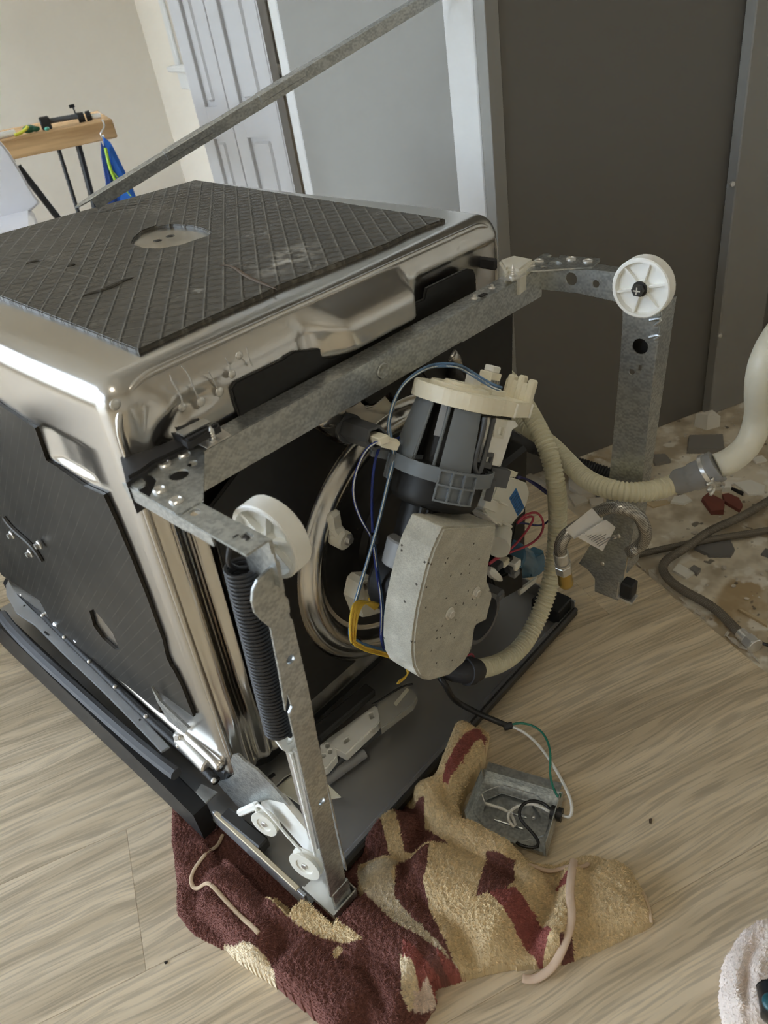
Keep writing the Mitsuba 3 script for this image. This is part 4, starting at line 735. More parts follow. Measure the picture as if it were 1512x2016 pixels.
part('bracket_strap', bar([(0.3878, -0.02, 0.4888)][0], [(0.3764, -0.045, 0.481)][0], .020, .002, (0, 1, 0), .0005), 'dark_screw', smooth=False)
part('bracket_lug', sweep(spline([(0.4397, -0.02, 0.4691), (0.4516, -0.02, 0.4602), (0.4594, -0.02, 0.4486), (0.4782, -0.02, 0.435), (0.4934, -0.02, 0.4271)], n=14), .008, 10), 'dark_screw', smooth=True)
# ---------------------------------------------------------------- wires
def offs(P, d): return [tuple(np.array(a) + d) for a in P]
A1 = [(0.3631, -0.145, 0.51), (0.3598, -0.125, 0.5157), (0.3627, -0.1, 0.5212), (0.337, -0.1, 0.5369), (0.3365, -0.08, 0.5318), (0.314, -0.08, 0.5352), (0.2964, -0.075, 0.5299), (0.2793, -0.075, 0.5212), (0.2678, -0.075, 0.506), (0.2626, -0.075, 0.4907), (0.2545, -0.085, 0.4798), (0.2565, -0.085, 0.4646), (0.2437, -0.09, 0.4533), (0.2296, -0.09, 0.4262), (0.2101, -0.09, 0.3915), (0.1823, -0.095, 0.3606), (0.162, -0.095, 0.3285), (0.1513, -0.095, 0.3031), (0.1509, -0.095, 0.2864)]
for i, d in enumerate(([0, 0, 0], [.0028, 0, .0018])): part('wire', wire(offs(A1, d), .0014), 'wire_light_blue', label='light blue wire arching over the pump')
part('wire_stripe', wire(offs(A1, [-.0006, -.0011, .0006]), .00055, 5), 'wire_white')
A2 = [(0.2438, -0.083, 0.4887), (0.2334, -0.083, 0.4915), (0.2287, -0.075, 0.4835), (0.2149, -0.075, 0.4727), (0.2088, -0.07, 0.4495), (0.2077, -0.07, 0.4246), (0.2077, -0.078, 0.4047), (0.2168, -0.078, 0.3799), (0.2073, -0.09, 0.3726), (0.2079, -0.09, 0.3252), (0.1974, -0.1, 0.3003), (0.1917, -0.1, 0.2653), (0.1994, -0.1, 0.2306)]
part('wire', wire(A2, .0015), 'wire_blue', label='dark blue wire looping to the left of the pump'); part('wire_stripe', wire(offs(A2, [-.0008, -.0011, .0004]), .0006, 5), 'wire_white')
A3 = [(0.2566, -0.07, 0.4757), (0.2473, -0.07, 0.4663), (0.2352, -0.074, 0.4522), (0.2277, -0.074, 0.4177), (0.2236, -0.074, 0.3793), (0.2067, -0.09, 0.3625), (0.2077, -0.09, 0.3178), (0.1972, -0.1, 0.2927), (0.192, -0.1, 0.2552), (0.2037, -0.1, 0.2218)]
part('wire', wire(A3, .0015), 'wire_blue'); part('wire', wire(offs(A3[4:], [.0025, 0, .001]), .0013), 'wire_light_blue')
part('wire', wire([(0.2623, -0.078, 0.4779), (0.2952, -0.07, 0.4665), (0.3398, -0.055, 0.4473), (0.3834, -0.04, 0.4237)], .0014), 'wire_blue')
part('wire', wire([(0.2134, -0.09, 0.386), (0.2002, -0.09, 0.3739), (0.1851, -0.09, 0.3489), (0.1697, -0.09, 0.3236), (0.1589, -0.09, 0.2979), (0.1572, -0.09, 0.2781)], .0014), 'wire_light_blue')
part('cable_tie', lathe([(.0036, 0), (.0046, .0), (.0046, .010), (.0036, .010)], [(0.2108, -0.088, 0.3812)][0], [.2, 0, 1], 14), 'wire_black')
for i in range(6):
    k = i - 2.5
    part('wire', wire([tuple(yc + np.array([-.004 + .0035 * i, -.004, .006 - .0018 * i])), tuple(yc + np.array([-.012 + .0022 * i, -.024 - .001 * k, .004])), tuple(np.array([(0.1672, -0.098, 0.3304)][0]) + [.0022 * k, 0, -.0022 * k]), tuple(np.array([(0.1519, -0.104, 0.3215)][0]) + [.0022 * k, .001 * (i % 2), -.0010 * k]), tuple(np.array([(0.1524, -0.098, 0.2869)][0]) + [.0010 * k, .0015 * (i % 2), 0])], .0012), 'wire_yellow', label='yellow sensor wire' if i == 0 else None)
    part('wire', wire([tuple(np.array(a) + [.0006 * k, .001 * (i % 3), .0013 * k]) for a in [(0.1524, -0.098, 0.2869), (0.1696, -0.099, 0.2615), (0.1931, -0.1, 0.2346), (0.214, -0.105, 0.2088), (0.2296, -0.1, 0.1721)]], .0012), 'wire_yellow' if i < 4 else 'wire_light_blue')
part('cable_tie', lathe([(.0046, 0), (.0056, 0), (.0056, .006), (.0046, .006)], [(0.1587, -0.09, 0.2754)][0], [.8, -.1, -.5], 14), 'wire_black')
for i in range(3): part('wire', wire([tuple(np.array(a) + [.002 * i, 0, .001 * i]) for a in [(0.239, -0.085, 0.1606), (0.2405, -0.085, 0.1419), (0.2295, -0.085, 0.1415), (0.2226, -0.085, 0.1444)]], .0011), 'wire_yellow')
for i, s_ in enumerate(([(0.3968, -0.105, 0.2327), (0.4208, -0.105, 0.2293), (0.4455, -0.105, 0.2243), (0.4733, -0.105, 0.2259), (0.4885, -0.11, 0.2413), (0.4958, -0.11, 0.2482), (0.4878, -0.11, 0.2563), (0.4689, -0.11, 0.263), (0.4552, -0.11, 0.2652)], [(0.3968, -0.105, 0.2311), (0.4319, -0.105, 0.2235), (0.4787, -0.105, 0.2056), (0.5074, -0.11, 0.2045), (0.5219, -0.11, 0.2122), (0.5209, -0.11, 0.2279), (0.5073, -0.11, 0.2493), (0.4924, -0.11, 0.2599), (0.4734, -0.11, 0.2666), (0.4575, -0.11, 0.2654)])):
    part('wire', wire(s_, .0017), 'wire_red', label='dull red wire looping by the drain hose')
for s_ in ([(0.4845, -0.09, 0.3145), (0.513, -0.09, 0.2935), (0.5319, -0.1, 0.2709), (0.5591, -0.1, 0.2407), (0.5687, -0.1, 0.2183), (0.5619, -0.1, 0.2053), (0.5617, -0.085, 0.1851), (0.5092, -0.085, 0.2211), (0.4897, -0.085, 0.2299)], [(0.4846, -0.09, 0.313), (0.5228, -0.09, 0.2865), (0.5476, -0.1, 0.2588), (0.5734, -0.1, 0.2239), (0.5806, -0.1, 0.2025), (0.5737, -0.1, 0.1893), (0.5933, -0.08, 0.1578)]):
    part('wire', wire(s_, .0015), 'wire_purple')
for s_ in ([(0.4772, -0.09, 0.2365), (0.4681, -0.09, 0.2225), (0.4544, -0.09, 0.2081)], [(0.4818, -0.09, 0.2402), (0.4776, -0.09, 0.2198), (0.4637, -0.09, 0.2052)]): part('wire', wire(s_, .0013), 'wire_black')
part('wire', wire([(0.3197, -0.12, 0.1301), (0.332, -0.12, 0.1265), (0.3379, -0.12, 0.1143)], .0014), 'wire_red')
# ================================================================ hoses, bar, junction box
def dput(name, m, mat, parent, **k): return put(name, m, mat, parent, D=True, **k)
hA = [(0.3145, -0.138, 0.1228), (0.3442, -0.138, 0.1023), (0.3807, -0.138, 0.0814), (0.4326, -0.138, 0.0722), (0.4877, -0.135, 0.1015), (0.5219, -0.13, 0.1485), (0.5451, -0.12, 0.2043), (0.5357, -0.12, 0.2804), (0.5512, -0.095, 0.3254), (0.5775, -0.05, 0.3553), (0.6206, 0, 0.359)]
hA += [(.672, .06, .35), (.70, .12, .33), (.71, .13, .29), (.69, .08, .275)]
hB = [(0.629, -0.02, 0.2959), (0.6216, -0.06, 0.2858), (0.5828, -0.12, 0.2866), (0.5382, -0.185, 0.3052), (0.5412, -0.222, 0.3088), (0.5733, -0.248, 0.306), (0.5947, -0.262, 0.3102)]
dh = thing('drain_hose', 'cream corrugated drain hose looping from the pump to a grey rubber coupling', 'hose')
dput('corrugated_tube', ribbed(hA + hB, .0134, .0021, .0058), 'hose_cream', dh, smooth=40)
hc = [(0.5947, -0.262, 0.3102), (0.5939, -0.285, 0.3291), (0.6003, -0.303, 0.3455)]
q = spline(hc, n=24); uu = np.linspace(0, 1, 25)
dput('coupling', join(sweep(q, np.where(uu < .38, .0165, np.where(uu < .42, .0180, np.where(uu < .78, .0185, .0205))), 24)), 'mid_grey_plastic', dh, smooth=40, label='grey rubber coupling')
cl_ = dput('spring_clamp', lathe([(.0200, 0), (.0222, .0), (.0222, .005), (.0200, .005)], q[18], q[19] - q[18], 28), 'zinc_bright', dh, label='wire spring clamp')
dput('clamp_ear', join(wire([(0.5599, -0.312, 0.3523), (0.5713, -0.312, 0.3397), (0.5949, -0.312, 0.3277), (0.6106, -0.312, 0.3137), (0.5964, -0.312, 0.3172), (0.571, -0.312, 0.3331), (0.5538, -0.312, 0.3384)], .0024, 8, .003), wire([(0.5387, -0.314, 0.3563), (0.557, -0.314, 0.3475), (0.568, -0.314, 0.3355), (0.5579, -0.314, 0.331)], .0024, 8, .003)), 'zinc_bright', cl_, smooth=True)
hw = [(0.6003, -0.303, 0.3455), (0.6172, -0.318, 0.3557), (0.6355, -0.325, 0.3726), (0.6436, -0.325, 0.4004), (0.6229, -0.325, 0.4432), (0.6157, -0.325, 0.4809), (0.6454, -0.325, 0.5029), (0.7249, -0.325, 0.5116)]
dput('smooth_tube', sweep(spline(hw, step=.008), .0158, 18), 'hose_white', dh, smooth=True, label='smooth white tube rising at the right')
bh = thing('black_hose', 'black corrugated hose behind the cream hose, under the grey cabinet side', 'hose')
hk = [tuple(a) for a in [(0.8444, 0.1717, 0.142), (0.8199, 0.1199, 0.15), (0.903, 0.1475, 0.085), (0.9355, 0.097, 0.055), (0.9725, 0.0372, 0.025), (0.9856, -0.0286, 0.0095), (0.9806, -0.084, 0.0095)]]
put('corrugated_tube', ribbed(hk, .0125, .0024, .0062, 16), 'black_rubber', bh, smooth=40)
sh = thing('supply_hose', 'braided water supply hose with a silver tag curling round the right leg', 'hose')
hs_ = [(0.4637, -0.176, 0.2188), (0.4542, -0.176, 0.2509), (0.4565, -0.18, 0.2729), (0.477, -0.188, 0.2814), (0.5031, -0.2, 0.2914), (0.5012, -0.225, 0.3099), (0.5094, -0.245, 0.3046), (0.5216, -0.255, 0.2775), (0.5435, -0.245, 0.2324), (0.5315, -0.235, 0.2219)]
dput('braided_tube', sweep(spline(hs_, step=.004), .0082, 16), 'braid', sh, smooth=True)
a, b = np.array(hs_[1]), np.array(hs_[0]); d = b - a
dput('ferrule', join(cyl(a + d * .15, a + d * .75, .0098, 18, .001), cyl(a + d * .8, a + d * .9, .0105, 18)), 'zinc_bright', sh)
dput('nut', cyl(a + d * .95, a + d * 1.45, .0115, 6, .001), 'zinc_bright', sh, smooth=False)
dput('brass_elbow', join(cyl(a + d * 1.4, a + d * 2.25, .0098, 18), ico(a + d * 2.2, .0105, 2)), 'brass', sh, label='brass elbow')
tg = dput('tag', join(mesh([(0.419, -0.2, 0.3165), (0.4632, -0.21, 0.3257), (0.4927, -0.212, 0.2893), (0.4431, -0.2, 0.2861), (0.4388, -0.206, 0.2947), (0.488, -0.218, 0.2959), (0.5061, -0.224, 0.2753), (0.4927, -0.216, 0.2413)], [[0, 1, 2], [0, 2, 3], [3, 2, 4], [4, 2, 5], [4, 5, 6], [4, 6, 7]])), 'foil', sh, smooth=False, label='silver warning tag folded over the hose')
def quadlines(P0, P1, P3, n, parent, name='print_line'):
    P0, P1, P3 = [np.array(p) for p in (P0, P1, P3)]; nr = np.cross(P1 - P0, P3 - P0); nr /= np.linalg.norm(nr); nr *= np.sign(nr @ (np.array([-.2, -.5, .9]) - P0))
    rr = random.Random(5)
    for i in range(n):
        A = P0 + (P3 - P0) * (i + .6) / n + nr * .0012; f = rr.uniform(.55, .95)
        put(name, bar(d2w(A + (P1 - P0) * .05), d2w(A + (P1 - P0) * f), .0009, .0003, nr), 'ink_grey', parent, smooth=False)
t_ = [(0.4461, -0.2065, 0.2968), (0.4829, -0.214, 0.2942), (0.4772, -0.216, 0.2586)]
quadlines(t_[0], t_[1], t_[2], 9, tg)
# the two old lines on the floor of the bay
ol = thing('grey_floor_line', 'straight grey braided line lying across the bay floor, the lighter of two', 'hose')
put('tube', sweep(spline([(0.772, -0.1386, 0.006), (0.817, -0.1751, 0.006), (0.8866, -0.2358, 0.006), (0.9346, -0.2829, 0.006), (0.9895, -0.3361, 0.006)], step=.01), .0062, 12), 'old_braid', ol, smooth=True)
og = thing('dark_floor_line', 'dark bent braided line with a steel end fitting on the floor boards', 'hose')
pl_ = [(1.0813, -0.2922, 0.014), (1.0034, -0.2702, 0.014), (0.9438, -0.2479, 0.014), (0.8888, -0.2251, 0.014), (0.8267, -0.2111, 0.014), (0.7983, -0.1981, 0.008), (0.7711, -0.2006, 0.008), (0.7491, -0.2204, 0.008), (0.7353, -0.2513, 0.008), (0.7266, -0.2881, 0.008), (0.7154, -0.3165, 0.008), (0.6985, -0.3424, 0.008), (0.6862, -0.3635, 0.008)]
put('tube', sweep(spline(pl_, step=.006), .0075, 14), 'old_braid', og, smooth=True)
e0, e1_ = np.array(pl_[-1]), np.array(pl_[-1]) - np.array(pl_[-2]); e1_ /= np.linalg.norm(e1_)
put('fitting', join(cyl(e0 - e1_ * .006, e0 + e1_ * .010, .0092, 18, .001), cyl(e0 + e1_ * .010, e0 + e1_ * .024, .0118, 6, .001), cyl(e0 + e1_ * .024, e0 + e1_ * .028, .0125, 24, .001)), 'zinc_bright', og, smooth=30, label='steel end fitting')
put('lead', wire([tuple(e0 + e1_ * .02)] + [tuple(x) for x in [(0.6865, -0.3798, 0.006), (0.6865, -0.3914, 0.006), (0.6939, -0.4102, 0.006)]], .0026, 8), 'wire_black', og, smooth=True)
# the long galvanized bar leaning from the dishwasher to the cabinet
b0 = d2w(np.array([(0.3442, 0.5528, 0.634)][0])); b1 = np.array([(0.907, 0.2621, 0.8601)][0])
bd_ = (b1 - b0) / np.linalg.norm(b1 - b0); BLn = np.linalg.norm(b1 - b0)
tc = (CAM - b0) - ((CAM - b0) @ bd_) * bd_; side = np.cross(bd_, [0, 0, 1]); side /= np.linalg.norm(side); upv = np.cross(side, bd_)
lb_ = thing('metal_bar', 'long galvanized channel bar leaning from the far corner of the dishwasher up to the cabinet', 'metal bar')
tc /= np.linalg.norm(tc); up2_ = np.cross(tc, bd_); up2_ *= np.sign(up2_[2])
zb_ = .30 * tc + .954 * up2_; BM = frame(b0, bd_, np.cross(zb_, bd_))
put('channel', join(xf(bbox([0, -.008, .0145], [BLn, .008, .016], .0004), BM), xf(bbox([0, -.008, -.001], [BLn, -.0066, .0152]), BM), xf(bbox([0, .0066, -.001], [BLn, .008, .0152]), BM)), 'galvanized', lb_, smooth=False)
for u in (.20, .46): put('stiffener', xf(bbox([BLn * u, -.0094, .006], [BLn * (u + .13), .0094, .0168], .001), BM), 'galvanized', lb_, smooth=False)
put('bent_end', xf(extr([(0, -.008), (-.02, -.006), (-.026, 0), (-.02, .006), (0, .008)], .0016, frame([0, 0, .0135], [1, 0, 0], [0, 1, 0])), BM), 'galvanized', lb_, smooth=False)
# junction box with its leads
JZ = .011
J = [np.array(a) for a in [(0.2582, -0.1902, 0.011), (0.288, -0.2916, 0.011), (0.2095, -0.3214, 0.011), (0.1834, -0.2151, 0.011)]]
ju, jv = J[1] - J[0], J[3] - J[0]; JL, JW = np.linalg.norm(ju), np.linalg.norm(jv); JM = frame(J[0], ju, jv)
if JM[2, 2] < 0: JM[:3, 2] *= -1
jl = np.array([0, 0, 1.0])
jb = thing('junction_box', 'open galvanized junction box lying on the floor boards beside the striped towel', 'box')
def jbox(lo, hi, c=0.0): return xf(bbox(lo, hi, c), JM)
dish = Polygon([(.030, .014), (JL - .035, .014), (JL - .018, .030), (JL - .018, JW - .030), (JL - .035, JW - .018), (.030, JW - .018), (.014, JW - .03), (.014, .030)]).buffer(.004)
put('tray', join(extr(sbox(0, 0, JL, JW).difference(dish.buffer(-.006)), .0012, JM), extr(dish.buffer(-.001), .0012, JM @ trimesh.transformations.translation_matrix([0, 0, -.0065])),
     *[xf(bbox([0, 0, -.0008], [np.hypot(*(np.array(q1) - q0)), .0095, .0008]), JM @ frame([q0[0], q0[1], -.0056], [*(np.array(q1) - q0), 0], [-(np.array(q1) - q0)[1] * .55, (np.array(q1) - q0)[0] * .55, np.hypot(*(np.array(q1) - q0)) * .62])) for q0, q1 in zip(list(dish.exterior.coords)[:-1], list(dish.exterior.coords)[1:])]), 'galvanized', jb, smooth=False)
bw = put('back_flap', join(jbox([.0, -.0012, .0], [JL, 0, .016]), jbox([.004, -.013, .015], [JL - .004, 0, .0163]), jbox([.01, -.0045, .008], [JL - .01, -.0012, .0105], .001)), 'galvanized', jb, smooth=False, label='folded back flap')
put('side_wall', join(jbox([JL - .0012, .012, 0], [JL, JW, .030], .0003), jbox([JL - .0012, .0, 0], [JL, .02, .018])), 'galvanized', jb, smooth=False); put('side_wall', jbox([0, .004, 0], [.0012, JW - .01, .022]), 'galvanized', jb, smooth=False)
put('lip', jbox([.005, JW - .0012, 0], [JL - .004, JW, .006]), 'galvanized', jb, smooth=False)
def jp(x, y, z): return JM[:3, 3] + JM[:3, 0] * x + JM[:3, 1] * y + JM[:3, 2] * z
gr_ = jp(JL, JW * .40, .018)
put('grommet', join(lathe([(.003, -.007), (.0085, -.007), (.0085, -.0015), (.0062, -.0012), (.0062, .0012), (.0085, .0015), (.0085, .007), (.003, .007), (.003, -.007)], gr_, JM[:3, 0], 24)), 'black_plastic', jb, label='black cable grommet')
put('stud', ico(jp(JL * .74, JW * .45, .001), .003, 2), 'zinc_bright', jb)
for i, f in enumerate((.25, .45)): put('pressed_rib', sweep(spline([jp(JL * .3, JW * (.2 + f), -.005), jp(JL * .65, JW * (.2 + f), -.005)], n=6), .0018, 8), 'galvanized', jb)
st_ = [tuple(d2w(a)) for a in [(0.271, -0.115, 0.1319), (0.2739, -0.125, 0.1127)]]
mid = [tuple(a) for a in [(0.3019, -0.1251, 0.07), (0.3127, -0.1542, 0.055), (0.3236, -0.1874, 0.045)]]
pc = thing('power_cord', 'black, white and green leads running from under the weight to the junction box', 'cable')
put('sleeve', sweep(spline(st_ + mid, step=.006), .0040, 12), 'wire_black', pc, smooth=True)
put('sleeve_end', cyl(np.array(mid[-1]) - [.005, -.003, 0], np.array(mid[-1]) + [.004, -.004, 0], .0048, 14), 'black_rubber', pc)
W_wh = [mid[-1]] + [tuple(a) for a in [(0.3257, -0.218, 0.045), (0.3116, -0.2558, 0.045), (0.2905, -0.2902, 0.045), (0.2695, -0.3149, 0.042), (0.2608, -0.3172, 0.034)]] + [tuple(gr_ + JM[:3, 0] * .008), tuple(gr_ - JM[:3, 0] * .008), tuple(jp(JL * .76, JW * .36, .018)), tuple(jp(JL * .55, JW * .47, .016)), tuple(jp(JL * .48, JW * .66, .010)), tuple(jp(JL * .58, JW * .76, .008)), tuple(jp(JL * .52, JW * .60, .006)), tuple(jp(JL * .36, JW * .50, .005)), tuple(jp(JL * .16, JW * .50, .005))]
put('lead', wire(W_wh, .0020, 8, .005), 'wire_white', pc, smooth=True, label='white lead')
put('bare_end', wire([W_wh[-1], tuple(jp(JL * .12, JW * .45, .006)), tuple(jp(JL * .09, JW * .40, .010))], .0012, 6, .004), 'zinc_bright', pc)
W_gr = [mid[-1]] + [tuple(a) for a in [(0.3367, -0.2073, 0.05), (0.3375, -0.2302, 0.05), (0.317, -0.2564, 0.05), (0.2947, -0.2697, 0.044), (0.2796, -0.2838, 0.04), (0.2722, -0.2953, 0.04)]] + [tuple(jp(JL * .98, JW * .07, .020)), tuple(jp(JL * .97, JW * .10, .012))]
put('lead', wire(W_gr, .0015, 8, .005), 'wire_green', pc, smooth=True, label='green lead')
W_gr2 = [tuple(np.array(a) + [.0, .004, .003]) for a in st_ + mid]
put('lead', wire(W_gr2, .0015, 8), 'wire_green', pc, smooth=True)
W_bl = [tuple(gr_ - JM[:3, 0] * .006), tuple(jp(JL * .78, JW * .30, .019)), tuple(jp(JL * .62, JW * .42, .020)), tuple(jp(JL * .62, JW * .64, .018)), tuple(jp(JL * .82, JW * .82, .014)), tuple(jp(JL * .90, JW * .96, .012)), tuple(jp(JL * .78, JW * 1.03, .011)), tuple(jp(JL * .66, JW * 1.01, .010))]
put('lead', wire(W_bl, .0020, 8, .005), 'wire_black', pc, smooth=True, label='black lead')

# ================================================================ towels
def pile(v): return meshkit.noise(v * [430, 430, 430], 3) * .8 + meshkit.noise(v * [230, 230, 230], 5) * .2
def towel(outline, folds, res, base, capfn=None, edge=.010, seed=1):
    """a heap of towelling on the floor: outline in metres, folds = (points, height, width)"""
    g = (outline if hasattr(outline, 'area') else Polygon(outline)).buffer(.006).buffer(-.006); x0, y0, x1, y1 = g.bounds
    xs, ys = np.arange(x0 - 3 * res, x1 + 3 * res, res), np.arange(y0 - 3 * res, y1 + 3 * res, res)
    X, Y = np.meshgrid(xs, ys, indexing='ij'); ins = contains_xy(g, X, Y)
    d = distance_transform_edt(ins) * res
    Z = np.zeros_like(X)
    for pts, hgt, wd in folds:
        q = spline([(a, b, 0) for a, b in pts], n=30)[:, :2]; taper = np.minimum(1, 5 * np.minimum(np.linspace(0, 1, 31), np.linspace(1, 0, 31)) + .15)
        D2 = np.full(X.shape, 9.0); tp = np.zeros(X.shape)
        for (a, b), w in zip(q, taper):
            r = np.hypot(X - a, Y - b); m_ = r < D2; tp = np.where(m_, w, tp); D2 = np.minimum(D2, r)
        u = np.clip(D2 / wd, 0, 1); pro = np.sqrt(np.clip(1 - u ** 2.2, 0, 1)) if hgt > 0 else np.exp(-3 * u * u)
        Z = np.maximum(Z, hgt * tp * pro) if hgt > 0 else Z + hgt * tp * pro
    P3 = np.stack([X * 11, Y * 11, X * 0 + seed], -1)
    Z = gaussian_filter(Z, .0030 / res) + base * (.7 + .6 * meshkit.fbm(P3, 3, seed))
    if capfn is not None: Z = np.minimum(Z, capfn(X, Y))
    Z = np.maximum(Z, .003) * np.sqrt(np.clip(1 - (1 - np.clip(d / edge, 0, 1)) ** 2, 0, 1))
    V = np.stack([X, Y, Z], -1); fz = (pile(V) - .5) * .0046
    jx = (meshkit.noise(V * 260, 8) - .5) * res * .9; jy = (meshkit.noise(V * 260, 9) - .5) * res * .9
    keep = ins
    V = np.stack([X + jx, Y + jy, np.where(keep, np.maximum(Z + fz * np.clip(d / .006, .2, 1), .0012), .0006)], -1)
    idx = -np.ones(X.shape, int); n, m = X.shape
    cell = keep[:-1, :-1] | keep[1:, :-1] | keep[:-1, 1:] | keep[1:, 1:]
    i, j = np.nonzero(cell); q = np.stack([i * m + j, (i + 1) * m + j, (i + 1) * m + j + 1, i * m + j + 1], 1)
    mm = mesh(V.reshape(-1, 3), q); mm.remove_unreferenced_vertices()
    return mm
def tufts(m, col, n, seed, r=.0009, L=.0026):
    """the loops of the towelling: n small leaning cones on the cloth"""
    g = np.random.default_rng(seed); v, nr = np.array(m.vertices), np.array(m.vertex_normals)
    k = np.nonzero((v[:, 2] > .002) & (nr[:, 2] > .05))[0]; k = g.choice(k, min(n, len(k)), replace=False); p, q = v[k], nr[k]; N = len(k)
    a = np.cross(q, g.normal(size=(N, 3))); a /= np.linalg.norm(a, axis=1, keepdims=True) + 1e-9; b = np.cross(q, a)
    rr_, ll = r * g.uniform(.7, 1.3, (N, 1)), L * g.uniform(.6, 1.2, (N, 1)); p = p - q * .0006
    lean = a * g.normal(size=(N, 1)) * .45 + b * g.normal(size=(N, 1)) * .45 + np.array([[.25, -.25, -.1]])
    P = [p + rr_ * (np.cos(t) * a + np.sin(t) * b) for t in (0, 2.094, 4.189)]
    top = p + ll * (q + lean); T2 = [top * .55 + .45 * P_ + q * ll * .15 for P_ in P]
    V = np.stack(P + T2 + [top], 1).reshape(-1, 3); o = np.arange(N)[:, None, None] * 7
    F = np.array([[0, 1, 4], [0, 4, 3], [1, 2, 5], [1, 5, 4], [2, 0, 3], [2, 3, 5], [3, 4, 6], [4, 5, 6], [5, 3, 6]])[None] + o
    c = np.repeat(np.clip(col[k] * g.uniform(.85, 1.2, (N, 1)), 0, 1), 7, axis=0)
    return mesh(V, F.reshape(-1, 3)), c
def paint(m, base, regions, jit=.26):
    v = np.array(m.vertices); c = np.tile(np.array(base, float), (len(v), 1)); w = v[:, :2] + (np.stack([meshkit.noise(v * 220, 1), meshkit.noise(v * 220, 2)], 1) - .5) * .0016
    for poly, col in regions: c[contains_xy(Polygon(poly).buffer(0), w[:, 0], w[:, 1])] = col
    return np.clip(c * (1 - jit + 2 * jit * meshkit.noise(v * 640, 4)[:, None]), 0, 1)
scene['terry'] = {'type': 'twosided', 'b': {'type': 'principled', 'base_color': {'type': 'mesh_attribute', 'name': 'vertex_color'}, 'roughness': .95, 'specular': .15, 'sheen': .35, 'sheen_tint': .6}}
scene['hem_tan'] = pr((.50, .38, .26), .9, 0, .1)
scene['hem_pink'] = pr((.56, .42, .31), .9, 0, .1)
TO = [(-0.0151, 0.1475), (-0.0568, 0.0895), (-0.073, 0.0533), (-0.1074, 0.004), (-0.1101, -0.0314), (-0.0967, -0.0782), (-0.0954, -0.1047), (-0.0856, -0.1553), (-0.0796, -0.2179), (-0.0856, -0.2504), (-0.0435, -0.3032), (-0.0073, -0.3056), (0.0109, -0.3046), (0.0189, -0.2929), (0.0441, -0.3108), (0.0787, -0.339), (0.1058, -0.369), (0.1255, -0.3878), (0.1597, -0.4105), (0.2174, -0.4426), (0.2355, -0.4264), (0.2525, -0.3988), (0.2507, -0.3617), (0.2414, -0.3471), (0.2095, -0.3252), (0.19, -0.2959), (0.185, -0.2669), (0.1838, -0.2185), (0.196, -0.1952), (0.2243, -0.1847), (0.2691, -0.1813), (0.3212, -0.1548), (0.3269, -0.1226), (0.2933, -0.1116), (0.2434, -0.1144), (0.1911, -0.1124), (0.1174, -0.0873), (0.041, -0.0314), (0.026, 0.0904)]
def under_door(X, Y):
    """the towel lies flat where the door rests on it"""
    q = (np.stack([X, Y, X * 0 + .02], -1) - PIV2) @ Q + PIV; ins = (q[..., 0] > -.036) & (q[..., 0] < dx1) & (q[..., 1] > dy0 - .004)
    lim = np.maximum(d2w(np.stack([q[..., 0], q[..., 1], q[..., 0] * 0], -1))[..., 2] - .0035 - np.where(q[..., 0] < -.006, .016, 0), .0012)
    foot = (q[..., 0] > -.012) & (q[..., 0] < .040) & (q[..., 1] > -.184) & (q[..., 1] <= dy0 - .004)
    return np.where(ins, lim, np.where(foot, .026, 9.0))
F = []
for s_, h_, w_ in (([(-0.084, 0.0318), (-0.0627, 0.0304), (-0.0278, 0.0155)], .020, .035), ([(-0.0781, -0.0024), (-0.0628, -0.0299), (-0.0616, -0.0806), (-0.0681, -0.1243), (-0.0743, -0.1561)], .036, .030), ([(-0.0488, -0.0227), (-0.0248, -0.0358), (-0.0169, -0.0578), (-0.0191, -0.0807)], .034, .030),
                   ([(-0.0329, -0.0767), (-0.0309, -0.1073), (-0.025, -0.1385), (-0.0102, -0.1742), (-0.0026, -0.2093), (0.0058, -0.2474)], .040, .032), ([(-0.0528, -0.1442), (-0.0568, -0.1726), (-0.0522, -0.2078), (-0.0502, -0.2463), (-0.0511, -0.2727)], .034, .040),
                   ([(-0.0282, -0.2006), (-0.0242, -0.235), (-0.0192, -0.2694), (-0.0094, -0.298)], .028, .035), ([(0.005, -0.1679), (0.0122, -0.2067), (0.0216, -0.2468), (0.027, -0.2806), (0.0232, -0.2958)], .042, .032),
                   ([(0.0526, -0.1527), (0.0566, -0.1979), (0.0477, -0.251), (0.0475, -0.2935), (0.0559, -0.3207)], .036, .040), ([(0.0949, -0.1885), (0.1048, -0.2422), (0.1128, -0.3002), (0.1127, -0.3528)], .046, .050), ([(0.1275, -0.2321), (0.1498, -0.2672), (0.1568, -0.3113), (0.1464, -0.3444)], .034, .030),
                   ([(0.22, -0.3459), (0.1824, -0.3642), (0.1411, -0.3727), (0.1062, -0.3693)], .030, .016), ([(0.2248, -0.3626), (0.2071, -0.3969), (0.1843, -0.4205)], .022, .045), ([(0.2124, -0.1373), (0.1832, -0.1731), (0.1653, -0.2187), (0.166, -0.2631), (0.1847, -0.3138)], .044, .028),
                   ([(0.3026, -0.1377), (0.2546, -0.1559), (0.2022, -0.1747), (0.1765, -0.188)], .050, .020), ([(0.3076, -0.1598), (0.2618, -0.1798), (0.2244, -0.1866)], .038, .018), ([(0.1082, -0.118), (0.1208, -0.1582), (0.1343, -0.1878)], .030, .035)): F.append((s_, h_, w_))
